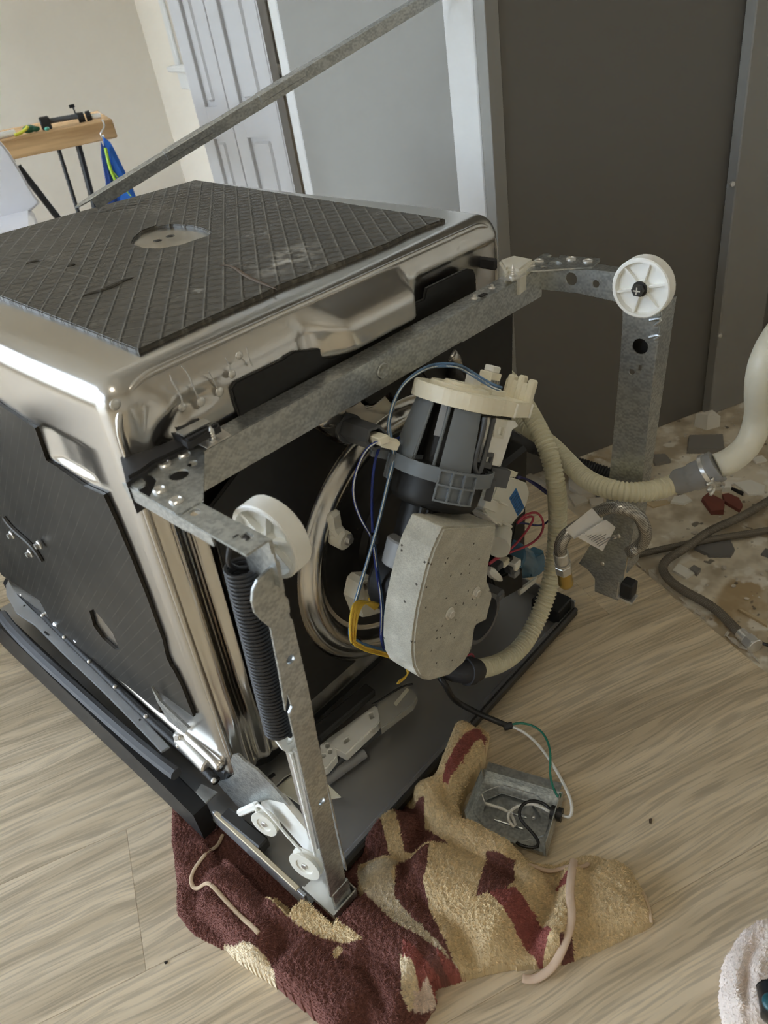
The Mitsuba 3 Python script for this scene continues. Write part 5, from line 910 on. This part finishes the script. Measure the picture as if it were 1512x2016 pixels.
for s_, h_, w_ in (([(-0.078, -0.0048), (-0.0709, -0.0322), (-0.0667, -0.0658), (-0.0692, -0.1155)], -.012, .010), ([(-0.0523, -0.1278), (-0.033, -0.1561), (-0.0195, -0.1893), (-0.0129, -0.2222)], -.012, .010), ([(0.1007, -0.1654), (0.0812, -0.2218), (0.0568, -0.2639)], -.008, .012), ([(0.1489, -0.2919), (0.1547, -0.319)], -.016, .010), ([(-0.0198, 0.0228), (-0.0425, -0.0028)], -.008, .010), ([(-0.0195, -0.2284), (-0.0282, -0.2626), (-0.0366, -0.2851)], -.012, .010), ([(0.2138, -0.1729), (0.184, -0.1874), (0.1753, -0.2332)], -.014, .009)): F.append((s_, h_, w_))
tbox = Polygon([tuple(jp(a, b, 0)[:2]) for a, b in ((-.004, -.016), (JL + .004, -.016), (JL + .004, JW + .004), (-.004, JW + .004))])
tm = towel(Polygon(TO).buffer(0).difference(tbox), [(a, b * 1.25 if b > 0 else b, c) for a, b, c in F], .0013, .010, under_door, seed=2)
BG, MR, RD, GY, LT = (.60, .475, .285), (.165, .072, .060), (.28, .095, .082), (.55, .475, .35), (.70, .60, .43)
REG = [([(-0.0057, 0.1976), (0.1417, -0.0103), (0.17, -0.1671), (0.1192, -0.2001), (0.0664, -0.1397), (0.0368, -0.1718), (0.0394, -0.2131), (0.0441, -0.3095), (-0.0318, -0.3544), (-0.2175, -0.1232)], MR),
       ([(-0.0339, -0.0797), (-0.0213, -0.0784), (-0.0191, -0.0957), (-0.0214, -0.1239), (-0.0069, -0.1514), (-0.0018, -0.1729), (-0.0053, -0.1908), (-0.0022, -0.2211), (-0.0092, -0.2167), (-0.0206, -0.1944), (-0.0308, -0.1672), (-0.0365, -0.1341), (-0.0372, -0.1032)], BG),
       ([(-0.0945, -0.075), (-0.0902, -0.0983), (-0.0809, -0.1197), (-0.0768, -0.1403), (-0.0816, -0.1581), (-0.0903, -0.1557), (-0.1048, -0.0762)], LT),
       ([(-0.0278, -0.1987), (-0.0202, -0.201), (-0.0218, -0.2095), (-0.0344, -0.208), (-0.0336, -0.2031)], BG),
       ([(0.0597, -0.1435), (0.0958, -0.1813), (0.0709, -0.1972), (0.0542, -0.2232), (0.047, -0.2588), (0.0475, -0.2935), (0.0438, -0.3131), (0.0375, -0.2806), (0.0299, -0.2366), (0.038, -0.1829)], GY),
       ([(0.0957, -0.1817), (0.1205, -0.2149), (0.0994, -0.2299), (0.0832, -0.2359), (0.0633, -0.2621), (0.0517, -0.2877), (0.0407, -0.312), (0.0444, -0.2901), (0.0462, -0.2522), (0.053, -0.2184)], MR),
       ([(0.1558, -0.2711), (0.1689, -0.3001), (0.1474, -0.3119), (0.1275, -0.3164), (0.1036, -0.2943), (0.1295, -0.2836)], MR),
       ([(0.1148, -0.3032), (0.1391, -0.3209), (0.138, -0.3431), (0.1302, -0.3706), (0.1052, -0.3724), (0.1072, -0.3478)], RD),
       ([(0.0222, -0.2577), (0.0243, -0.276), (0.0248, -0.2919), (0.0302, -0.31), (0.0167, -0.311), (0.0047, -0.292), (0.0059, -0.2714)], RD),
       ([(0.0371, -0.2887), (0.0482, -0.3182), (0.0543, -0.3353), (0.0421, -0.3197), (0.0326, -0.3018)], RD),
       ([(0.2941, -0.1587), (0.3074, -0.1604), (0.2939, -0.1687), (0.2607, -0.171), (0.2291, -0.1769), (0.1988, -0.1825), (0.1971, -0.1742), (0.2181, -0.1677), (0.2564, -0.1585)], RD),
       ([(0.1598, -0.1519), (0.15, -0.1774), (0.1375, -0.228), (0.1244, -0.2129), (0.1205, -0.1901)], MR),
       ([(0.1331, -0.3781), (0.144, -0.3862), (0.1326, -0.397), (0.1182, -0.3898)], MR), ([(0.1847, -0.3434), (0.1981, -0.3522), (0.1824, -0.3583), (0.1792, -0.3452)], RD),
       ([(0.1302, -0.119), (0.146, -0.1286), (0.1264, -0.1608), (0.1027, -0.189), (0.0917, -0.1742)], BG),
       ([(0.0097, -0.263), (0.014, -0.2772), (0.0056, -0.289), (-0.0072, -0.2946), (-0.0182, -0.294), (-0.0154, -0.2842)], LT), ([(-0.0006, -0.2867), (0.0168, -0.2922), (0.0096, -0.3052), (-0.004, -0.304), (-0.0159, -0.2969)], (.66, .55, .47))]
tcol = paint(tm, BG, REG)
tw = thing('striped_towel', 'crumpled maroon and beige striped towel under the near corner of the dishwasher', 'towel')
put('cloth', tm, 'terry', tw, smooth=True, color=tcol)
pm, pc_ = tufts(tm, tcol, 62000, 3)
put('pile', pm, 'terry', tw, smooth=True, color=pc_, kind='stuff')
from scipy.spatial import cKDTree
tree = cKDTree(np.array(tm.vertices)[:, :2])
def on_towel(xy, lift): 
    _, i = tree.query(np.array(xy)[:, :2], k=12); return np.column_stack([np.array(xy)[:, :2], np.array(tm.vertices)[i, 2].max(1) + lift])
def hem(s, r, mat, flat=.6):
    q = spline([(a, b, 0) for a, b in s], step=.004); q = on_towel(q, r * .35); q[:, 2] = gaussian_filter(q[:, 2], 2)
    hm = sweep(q, r, 10); hv = np.array(hm.vertices); hz = np.append(np.repeat(q[:, 2], 10), [q[0, 2], q[-1, 2]]); hv[:, 2] = hz + (hv[:, 2] - hz) * .5; hm.vertices = hv
    put('hem', hm, mat, tw, smooth=True, label='pale stitched hem')
hem([(-0.0098, 0.035), (-0.0261, 0.0255), (-0.0512, 0.0151), (-0.0712, 0.0109), (-0.0781, 0.0033), (-0.0764, -0.0075), (-0.069, -0.0199), (-0.0669, -0.0459), (-0.0682, -0.0787), (-0.0682, -0.1051), (-0.0688, -0.1251)], .0026, 'hem_tan')
hem([(0.2147, -0.3487), (0.1925, -0.3584), (0.1709, -0.3693), (0.1539, -0.3805), (0.1303, -0.3857), (0.1072, -0.3825), (0.0933, -0.374), (0.0853, -0.3619)], .0046, 'hem_pink')
hem([(0.177, -0.3109), (0.1924, -0.3249), (0.2015, -0.338), (0.2098, -0.3515), (0.228, -0.3594)], .0026, 'hem_pink')
hem([(0.2312, -0.4232), (0.2231, -0.434), (0.2113, -0.4436)], .0018, 'hem_tan')
WO = [(0.2977, -0.5424), (0.2822, -0.5273), (0.2546, -0.5194), (0.2212, -0.5167), (0.1939, -0.5239), (0.1696, -0.5364), (0.1551, -0.552), (0.2101, -0.6208), (0.3238, -0.5885)]
wm = towel(WO, [([(0.2716, -0.5351), (0.2334, -0.5263), (0.2006, -0.5303), (0.1654, -0.5494)], .032, .040), ([(0.2797, -0.5621), (0.2374, -0.5471), (0.1967, -0.5473), (0.1658, -0.5632)], .040, .030), ([(0.1822, -0.5431), (0.2146, -0.5407)], -.008, .008), ([(0.2567, -0.5404), (0.2238, -0.5373), (0.1988, -0.5427), (0.1706, -0.5559)], -.012, .007)], .0015, .014, None, .014, 6)
wt = thing('white_towel', 'off-white terry towel on the floor at the lower right corner', 'towel')
wcol = paint(wm, (.72, .64, .58), [], .12)
put('cloth', wm, 'terry', wt, smooth=True, color=wcol)
pm, pc_ = tufts(wm, wcol, 16000, 4)
put('pile', pm, 'terry', wt, smooth=True, color=pc_, kind='stuff')
# black tool on the white towel, half out of the picture
bt = thing('black_tool', 'glossy black tool lying on the white towel, cut by the picture edge', 'tool')
scene['gloss_black'] = pr((.012, .014, .016), .16); scene['teal_plastic'] = pr((.02, .09, .11), .25)
zt = .052
P_ = [np.array(a) for a in [(0.1967, -0.557, 0.06), (0.1881, -0.5656, 0.06), (0.1748, -0.5736, 0.06), (0.1604, -0.5805, 0.06)]]
put('grip', sweep(spline([P_[1] + [.02, 0, .0], P_[2] + [.02, 0, 0], P_[3] + [.02, 0, 0]], n=16), [.008] + [.019] * 15 + [.012], 20), 'gloss_black', bt, smooth=True)
put('clip', bar(P_[0] + [.003, .004, 0], P_[1] + [.012, 0, 0], .010, .014, c=.003), 'gloss_black', bt)
put('button', ico(np.array([(0.1696, -0.5677, 0.078)][0]) + [.012, 0, 0], .0085, 3, (1, 1, .5)), 'teal_plastic', bt, smooth=True)

# ================================================================ rubble in the bay
for nm, c in dict(chip_white=(.66, .64, .58), chip_red=(.165, .058, .044), chip_grey=(.19, .18, .165), chip_slate=(.13, .125, .12), chip_tan=(.44, .35, .22), chip_dark=(.02, .019, .018), chip_pale=(.47, .43, .36)).items(): scene[nm] = pr(c, .8, 0, .2)
def chip(poly, th, mat, label, cat='debris', group=None, tilt=0.0):
    g = Polygon(poly).buffer(0); a, b = g.centroid.x, g.centroid.y
    p_ = np.array(g.exterior.coords)[:-1] - [a, b]; r = random.Random(int(1e5 * abs(a + b)))
    V = np.vstack([np.column_stack([p_ * 1.0, np.zeros(len(p_))]), np.column_stack([p_ * .94, th * np.array([r.uniform(.75, 1.1) for _ in p_])])])
    m = trimesh.convex.convex_hull(V); m.apply_transform(trimesh.transformations.rotation_matrix(tilt, [.9, -.43, 0]))
    z0 = -.0046 if a * .904 - b * .427 > .75 else 0.0
    m.apply_translation([a, b, z0 - m.bounds[0, 2]])
    put('chip', m, mat, None, smooth=False, label=label, cat=cat, group=group)
B = lambda s: s
chip([(1.2123, -0.0559), (1.2461, -0.1174), (1.1851, -0.1451), (1.151, -0.0789)], .012, 'chip_grey', 'rough grey tile piece on the bay floor behind the hose coupling')
chip([(0.9682, -0.1257), (0.9907, -0.1224), (1.0064, -0.1396), (0.9949, -0.1573), (0.9748, -0.1502)], .004, 'chip_white', 'white paint chip just below the cream hose')
chip([(1.0025, -0.1709), (1.0254, -0.1741), (1.0198, -0.1912), (1.0131, -0.2113), (0.9812, -0.2214), (0.9696, -0.2031)], .010, 'chip_red', 'left red tile shard below the grey coupling')
chip([(1.0365, -0.1963), (1.0453, -0.2046), (1.0397, -0.2271), (1.0201, -0.2415), (0.9994, -0.2435), (1.0119, -0.2247), (1.0149, -0.2092)], .007, 'chip_red', 'right red tile shard below the grey coupling')
chip([(1.107, -0.0186), (1.1227, -0.0462), (1.1026, -0.0666), (1.077, -0.0443)], .008, 'chip_grey', 'grey curved shard beside the right leg')
chip([tuple(W(1.165, .500)[:2]), tuple(W(1.172, .470)[:2]), tuple(W(1.205, .465)[:2]), tuple(W(1.212, .498)[:2])], .034, 'chip_white', 'white plaster chunk against the grey filler post')
chip([(1.1881, -0.1949), (1.2066, -0.2108), (1.1936, -0.2249), (1.1739, -0.2103)], .004, 'chip_white', 'white flake left of the smooth white tube')
chip([(0.8572, -0.218), (0.8814, -0.2327), (0.9094, -0.2625), (0.8896, -0.2769), (0.8674, -0.2785), (0.8494, -0.2484)], .006, 'chip_slate', 'dark slate piece under the crossing floor lines')
chip([(0.7814, -0.2124), (0.8059, -0.2125), (0.7977, -0.2471), (0.7754, -0.2393)], .005, 'chip_white', 'pale chip at the edge of the boards inside the dark bend')
chip([(0.7995, -0.2343), (0.8127, -0.2367), (0.8071, -0.2514), (0.7923, -0.2507)], .007, 'chip_grey', 'small round grey pebble next to the pale chip')
chip([(1.0657, -0.2003), (1.0689, -0.2029), (1.0624, -0.2278), (1.0544, -0.2288)], .006, 'chip_dark', 'black stick beside the red shards')
chip([(0.9439, -0.0822), (0.9727, -0.1175), (0.9685, -0.1262), (0.9378, -0.1056)], .004, 'chip_tan', 'tan sliver of board below the cream hose')
chip([(1.0719, -0.1855), (1.0753, -0.1975), (1.0581, -0.2056), (1.0475, -0.192)], .012, 'chip_white', 'round white lump beside the wire clamp')
chip([(1.0877, -0.1973), (1.1129, -0.2204), (1.1051, -0.2521), (1.0763, -0.2607), (1.06, -0.2367)], .003, 'chip_white', 'broad white flake behind the red shards')
chip([(0.747, -0.3342), (0.7508, -0.3376), (0.7408, -0.382), (0.7325, -0.3849)], .004, 'chip_tan', 'tan sliver lying along the edge of the boards')
chip([(0.9627, 0.0916), (0.9646, 0.0279), (0.9236, 0.0037), (0.901, 0.0306), (0.9177, 0.0634)], .010, 'chip_pale', 'pale plaster slab between the two cream hoses')
chip([(0.8962, 0.0531), (0.9153, 0.0323), (0.8955, 0.0068), (0.8682, 0.0224)], .006, 'chip_pale', 'pale flat shard right of the hanging cream hose')
chip([(0.9345, 0.0151), (0.9531, -0.0037), (0.9309, -0.0153), (0.9181, 0.004)], .014, 'chip_slate', 'dark block behind the right leg')
chip([(0.9038, 0.0116), (0.924, -0.0103), (0.8925, -0.0249), (0.8844, -0.0034)], .006, 'chip_pale', 'pale shard left of the right leg')
chip([(0.9116, 0.2028), (0.9311, 0.1822), (0.9241, 0.1405), (0.9077, 0.1034), (0.896, 0.1321)], .006, 'chip_pale', 'pale shard behind the float housing')
chip([(0.9151, -0.3282), (0.9184, -0.3169), (0.8981, -0.3164), (0.8958, -0.3373)], .004, 'chip_slate', 'grey flake at the right picture edge')
rr = random.Random(11); gm = []
for _ in range(520):
    s, t = rr.uniform(.765, 1.55), rr.uniform(-.75, .50); r = rr.uniform(.0012, .0042) * (1.5 if rr.random() < .1 else 1)
    m = trimesh.creation.icosphere(0, r); m.vertices *= np.array([[rr.uniform(.7, 1.3) for _ in range(3)] for _ in range(len(m.vertices))]) * [1, 1, .55]; m.apply_translation(W(s, t, -.0045 + r * .3)); gm.append(m)
put('grit', join(*gm), 'chip_pale', None, smooth=False, label='scattered crumbs of plaster and glue on the bay floor', cat='debris', kind='stuff')
cr = []
for i in range(-18, 24):
    t0 = -.09 + .025 * i + rr.uniform(-.008, .008); w_ = rr.uniform(.004, .013); ln = rr.uniform(.010, .038)
    m = trimesh.convex.convex_hull(np.array([W(.760 + rr.uniform(0, w_), t0 + rr.uniform(0, ln), -.0045 + z * rr.uniform(.6, 1)) for z in (0, 0, 0, 0, .005, .006, .005)])); cr.append(m)
put('mortar_crumbs', join(*cr), 'chip_pale', None, smooth=False, label='pale crumbs of old mortar along the cut edge of the floor boards', cat='debris', kind='stuff')
# small dark bits on the boards
chip([(-0.1509, -0.0299), (-0.1474, -0.0318), (-0.1494, -0.0332), (-0.1511, -0.0317)], .003, 'chip_dark', 'tiny black splinter on the boards left of the towel')
chip([(0.3313, -0.3851), (0.3345, -0.3875), (0.3289, -0.3895), (0.3277, -0.3872)], .003, 'scar_brown', 'tiny brown crumb on the boards right of the junction box')

# ================================================================ the far room: desk, chair, bag, bin
def f_oak(p, n, uv):
    s, t = p.x * .904 - p.y * .427, p.x * .427 + p.y * .904
    g = fbm(s * 5, t * 40, p.z * 60, 3)
    return mix((.36, .205, .085), (.58, .375, .185), smoothstep(.25, .75, g))
scene['oak'] = pr(proc(f_oak), .5)
scene['black_metal'] = pr((.016, .016, .017), .4, .3)
dk_a = [(0.7068, 1.5688, 0.712), (0.9593, 1.4495, 0.719), (0.9596, 1.4494, 0.6934), (0.7106, 1.567, 0.6861)]
zt1 = np.mean([dk_a[0][2], dk_a[1][2]]); zb1 = zt1 - .046
sa, sb_ = np.array(dk_a[0]) @ E1, (np.array(dk_a[1]) @ E1 + np.array(dk_a[2]) @ E1) / 2
ds = thing('desk', 'narrow oak-topped desk with thin black rod legs beyond the dishwasher', 'desk')
put('top', quadbox(sa - .02, sb_, 1.72, 2.16, zb1, zt1, .003), 'oak', ds, smooth=False)
def leg_(x0, x1, name='leg'):
    put(name, join(cyl(x0, x1, .006, 10)), 'black_metal', ds)
def rod(a, b, r):
    a, b = np.array(a), np.array(b); d = b - a; put('leg', cyl(a, a + d * ((a[2] - .004) / -d[2]), r, 10), 'black_metal', ds)
la_ = [(0.8524, 1.5885, 0.6833), (0.8444, 1.5923, 0.502)]; rod([*la_[0][:2], zb1 - .0005], la_[1], .0055)
lb3 = [(0.901, 1.5655, 0.6842), (0.8888, 1.5714, 0.5144)]; rod([*lb3[0][:2], zb1 - .0005], lb3[1], .0085)
for t in (1.80, 2.08): rod(W(sa - .01 + .0, t, zb1 - .0005), W(sa - .05, t, .004), .0055)
cz_ = zt1 + .0005
ck = thing('clamp_light', 'black clamp arm lying on the oak desk', 'clamp')
cp_ = [(0.8321, 1.5981, 0.7442), (0.8615, 1.5842, 0.743), (0.8562, 1.5867, 0.7246), (0.8351, 1.5967, 0.7229), (0.8608, 1.5845, 0.731), (0.9207, 1.5563, 0.7286), (0.9349, 1.5496, 0.7269), (0.9445, 1.545, 0.7262), (0.9151, 1.5589, 0.7444), (0.9138, 1.5595, 0.73)]
cs = [float(np.array(a) @ E1) for a in cp_]; cz2 = [a[2] for a in cp_]
put('head', quadbox(cs[0], cs[2], 1.785, 1.83, cz_, cz_ + .030, .003), 'black_plastic', ck, smooth=False); put('arm', cyl(W(cs[2] - .01, 1.80, cz_ + .018), W(cs[5], 1.80, cz_ + .016), .0065, 14), 'dark_grey_plastic', ck)
put('joint', cyl(W(cs[5], 1.80, cz_ + .012), W(cs[5] + .018, 1.80, cz_ + .012), .012, 16, .001), 'black_plastic', ck); put('joint', cyl(W(cs[5] + .022, 1.80, cz_ + .012), W(cs[5] + .036, 1.80, cz_ + .012), .012, 8, .001), 'black_plastic', ck)
put('tip', cyl(W(cs[5] + .036, 1.80, cz_ + .008), W(cs[5] + .06, 1.80, cz_ + .007), .0065, 12), 'white_plastic', ck)
put('wing_knob', join(cyl(W(cs[8] + .005, 1.80, cz_ + .02), W(cs[8] + .003, 1.80, cz_ + .040), .0022, 8), bbox(W(cs[8] - .006, 1.80, cz_ + .037), W(cs[8] + .012, 1.80, cz_ + .037) + [0, .006, .008], .002)), 'black_plastic', ck)
scene['toy_yellow'] = pr((.62, .62, .06), .5); scene['toy_green'] = pr((.03, .13, .075), .5); scene['toy_mint'] = pr((.12, .45, .37), .5); scene['toy_blue'] = pr((.02, .13, .52), .6); scene['toy_navy'] = pr((.012, .045, .20), .6); scene['lime'] = pr((.34, .55, .03), .5)
ty = [float(np.array(a) @ E1) for a in [(0.7702, 1.6052, 0.7153), (0.7953, 1.5934, 0.7197), (0.819, 1.5822, 0.7196), (0.8342, 1.575, 0.7188), (0.7438, 1.6177, 0.7136)]]
put('green_glove', join(ico(W(ty[1], 1.79, cz_ + .010), .012, 2, (1.6, 1, .8)), ico(W(ty[1] + .015, 1.79, cz_ + .007), .008, 2, (1.6, 1, .8))), 'toy_green', smooth=True, label='dark green crumpled item on the desk beside the clamp', cat='desk item')
put('yellow_strap', join(sweep(spline([W(ty[0] - .012, 1.765, cz_ + .004), W(ty[0] + .010, 1.768, cz_ + .008), W(ty[1], 1.765, cz_ + .018)], n=8), .004, 8)), 'toy_yellow', smooth=True, label='yellow strap on the desk in front of the green item', cat='desk item')
put('mint_cap', ico(W(ty[3], 1.75, cz_ + .0045), .0055, 2, (1.3, 1, .8)), 'toy_mint', smooth=True, label='small mint cap on the desk edge under the clamp', cat='desk item')
put('white_paper_roll', cyl(W(ty[4] - .03, 1.79, cz_ + .008), W(ty[4] + .02, 1.80, cz_ + .008), .008, 14), 'white_plastic', label='small white roll at the left end of the desk', cat='desk item')
bg = thing('blue_bag', 'bright blue bag with a lime strap hanging from the end of the oak desk', 'bag')
bb = [np.array(a) for a in [(0.9385, 1.4815, 0.6873), (0.9462, 1.4778, 0.6696), (0.9522, 1.475, 0.6457), (0.9557, 1.4733, 0.5936), (0.9625, 1.4702, 0.5498), (0.967, 1.468, 0.5055), (0.9422, 1.4797, 0.4507), (0.8864, 1.5061, 0.4651), (0.9058, 1.497, 0.5526), (0.917, 1.4916, 0.6331), (0.9282, 1.4864, 0.6709)]]
g = [(float(a @ E1), float(a[2])) for a in bb]
def ster(pts, t, th, mat, name, parent, c=.004, **k): put(name, extr(pts, th, frame(E2 * t, E1, [0, 0, 1]), (), c), mat, parent, smooth=False, **k)
q_ = [(float(np.array(a) @ E1), a[2]) for a in [(0.917, 1.4474, 0.6799), (0.928, 1.4422, 0.6653), (0.9319, 1.4403, 0.6471), (0.9443, 1.4345, 0.5601), (0.9489, 1.4323, 0.5005), (0.9319, 1.4404, 0.4276), (0.8836, 1.4632, 0.4403), (0.9068, 1.4522, 0.5689), (0.9091, 1.4511, 0.6446)]]
ster(q_, 1.715, .035, 'toy_blue', 'body', bg, .010)
q_ = [(float(np.array(a) @ E1), a[2]) for a in [(0.9076, 1.4518, 0.6697), (0.911, 1.4502, 0.6542), (0.9084, 1.4515, 0.5892), (0.9037, 1.4537, 0.5435), (0.8829, 1.4635, 0.4543), (0.8592, 1.4747, 0.4605), (0.8883, 1.461, 0.5733), (0.8981, 1.4563, 0.6371)]]
ster(q_, 1.708, .03, 'toy_navy', 'side_pocket', bg, .008)
put('strap', sweep(spline([(0.9013, 1.4272, 0.656), (0.8991, 1.4282, 0.6343), (0.8972, 1.4291, 0.6022), (0.8995, 1.428, 0.571), (0.8953, 1.43, 0.5462)], n=14), .0042, 8), 'lime', bg, smooth=True, label='lime strap')
put('strap', sweep(spline([(0.8972, 1.4291, 0.6022), (0.9087, 1.4236, 0.5766), (0.9158, 1.4203, 0.5517), (0.9237, 1.4166, 0.5288)], n=12), .0016, 6), 'lime', bg, smooth=True)
put('hook', wire([tuple(W(sb_ - .025, 1.7165, zt1 + .002))] + [tuple(a) for a in [(0.9177, 1.4471, 0.6931), (0.9128, 1.4494, 0.6856), (0.9166, 1.4476, 0.6751), (0.9173, 1.4472, 0.6847)]], .0022, 8, .004), 'zinc_bright', bg, smooth=True)
ch = thing('white_chair', 'white moulded chair with black wire legs at the left picture edge', 'chair')
scene['chair_white'] = pr((.66, .66, .70), .35)
cq = [(0.5377, 1.2394, 0.7666), (0.5588, 1.2294, 0.7385), (0.5659, 1.2261, 0.7169), (0.5716, 1.2234, 0.686), (0.5798, 1.2195, 0.6281), (0.5853, 1.2169, 0.6072), (0.5484, 1.2343, 0.5867), (0.4997, 1.2573, 0.5903), (0.4539, 1.279, 0.5987), (0.4903, 1.2617, 0.7135)]
cc = [(float(np.array(a) @ E1), a[2]) for a in cq]
put('shell', extr(cc, .014, frame(E2 * 1.35, E1, [0, 0, 1]), (), .004), 'chair_white', ch, smooth=False)
cz0 = min(a[1] for a in cc); cs0, cs1 = cc[-1][0], cc[6][0]
put('seat', quadbox(cs0, cs1 + .02, 1.12, 1.36, cz0 - .03, cz0 + .012, .01), 'chair_white', ch, smooth=False)
lg = [(0.5759, 1.2324, 0.686), (0.5844, 1.2284, 0.6397), (0.6105, 1.2161, 0.5706)]
dl = (np.array(lg[2]) - lg[0]); 
put('leg', cyl(np.array(lg[0]), np.array(lg[0]) + dl * ((np.array(lg[0])[2] - .003) / -dl[2]), .0075, 10), 'black_metal', ch)
for s, t in ((cs0 + .02, 1.34), (cs0 + .02, 1.14), (cs1 - .02, 1.14)): put('leg', cyl(W(s, t, cz0 - .02), W(s, t, .003), .0075, 10), 'black_metal', ch)
bn = thing('waste_bin', 'grey bin with a black base standing behind the left side of the dishwasher', 'bin')
bc = np.array([-.155, .86, 0]); put('body', lathe([(0, .03), (.125, .03), (.135, .30), (.130, .30), (.12, .04), (0, .04)], bc, [0, 0, 1], 40), 'dark_grey_plastic', bn)
put('base', lathe([(0, .0005), (.133, .0005), (.138, .012), (.133, .032), (0, .032)], bc, [0, 0, 1], 40), 'black_plastic', bn)
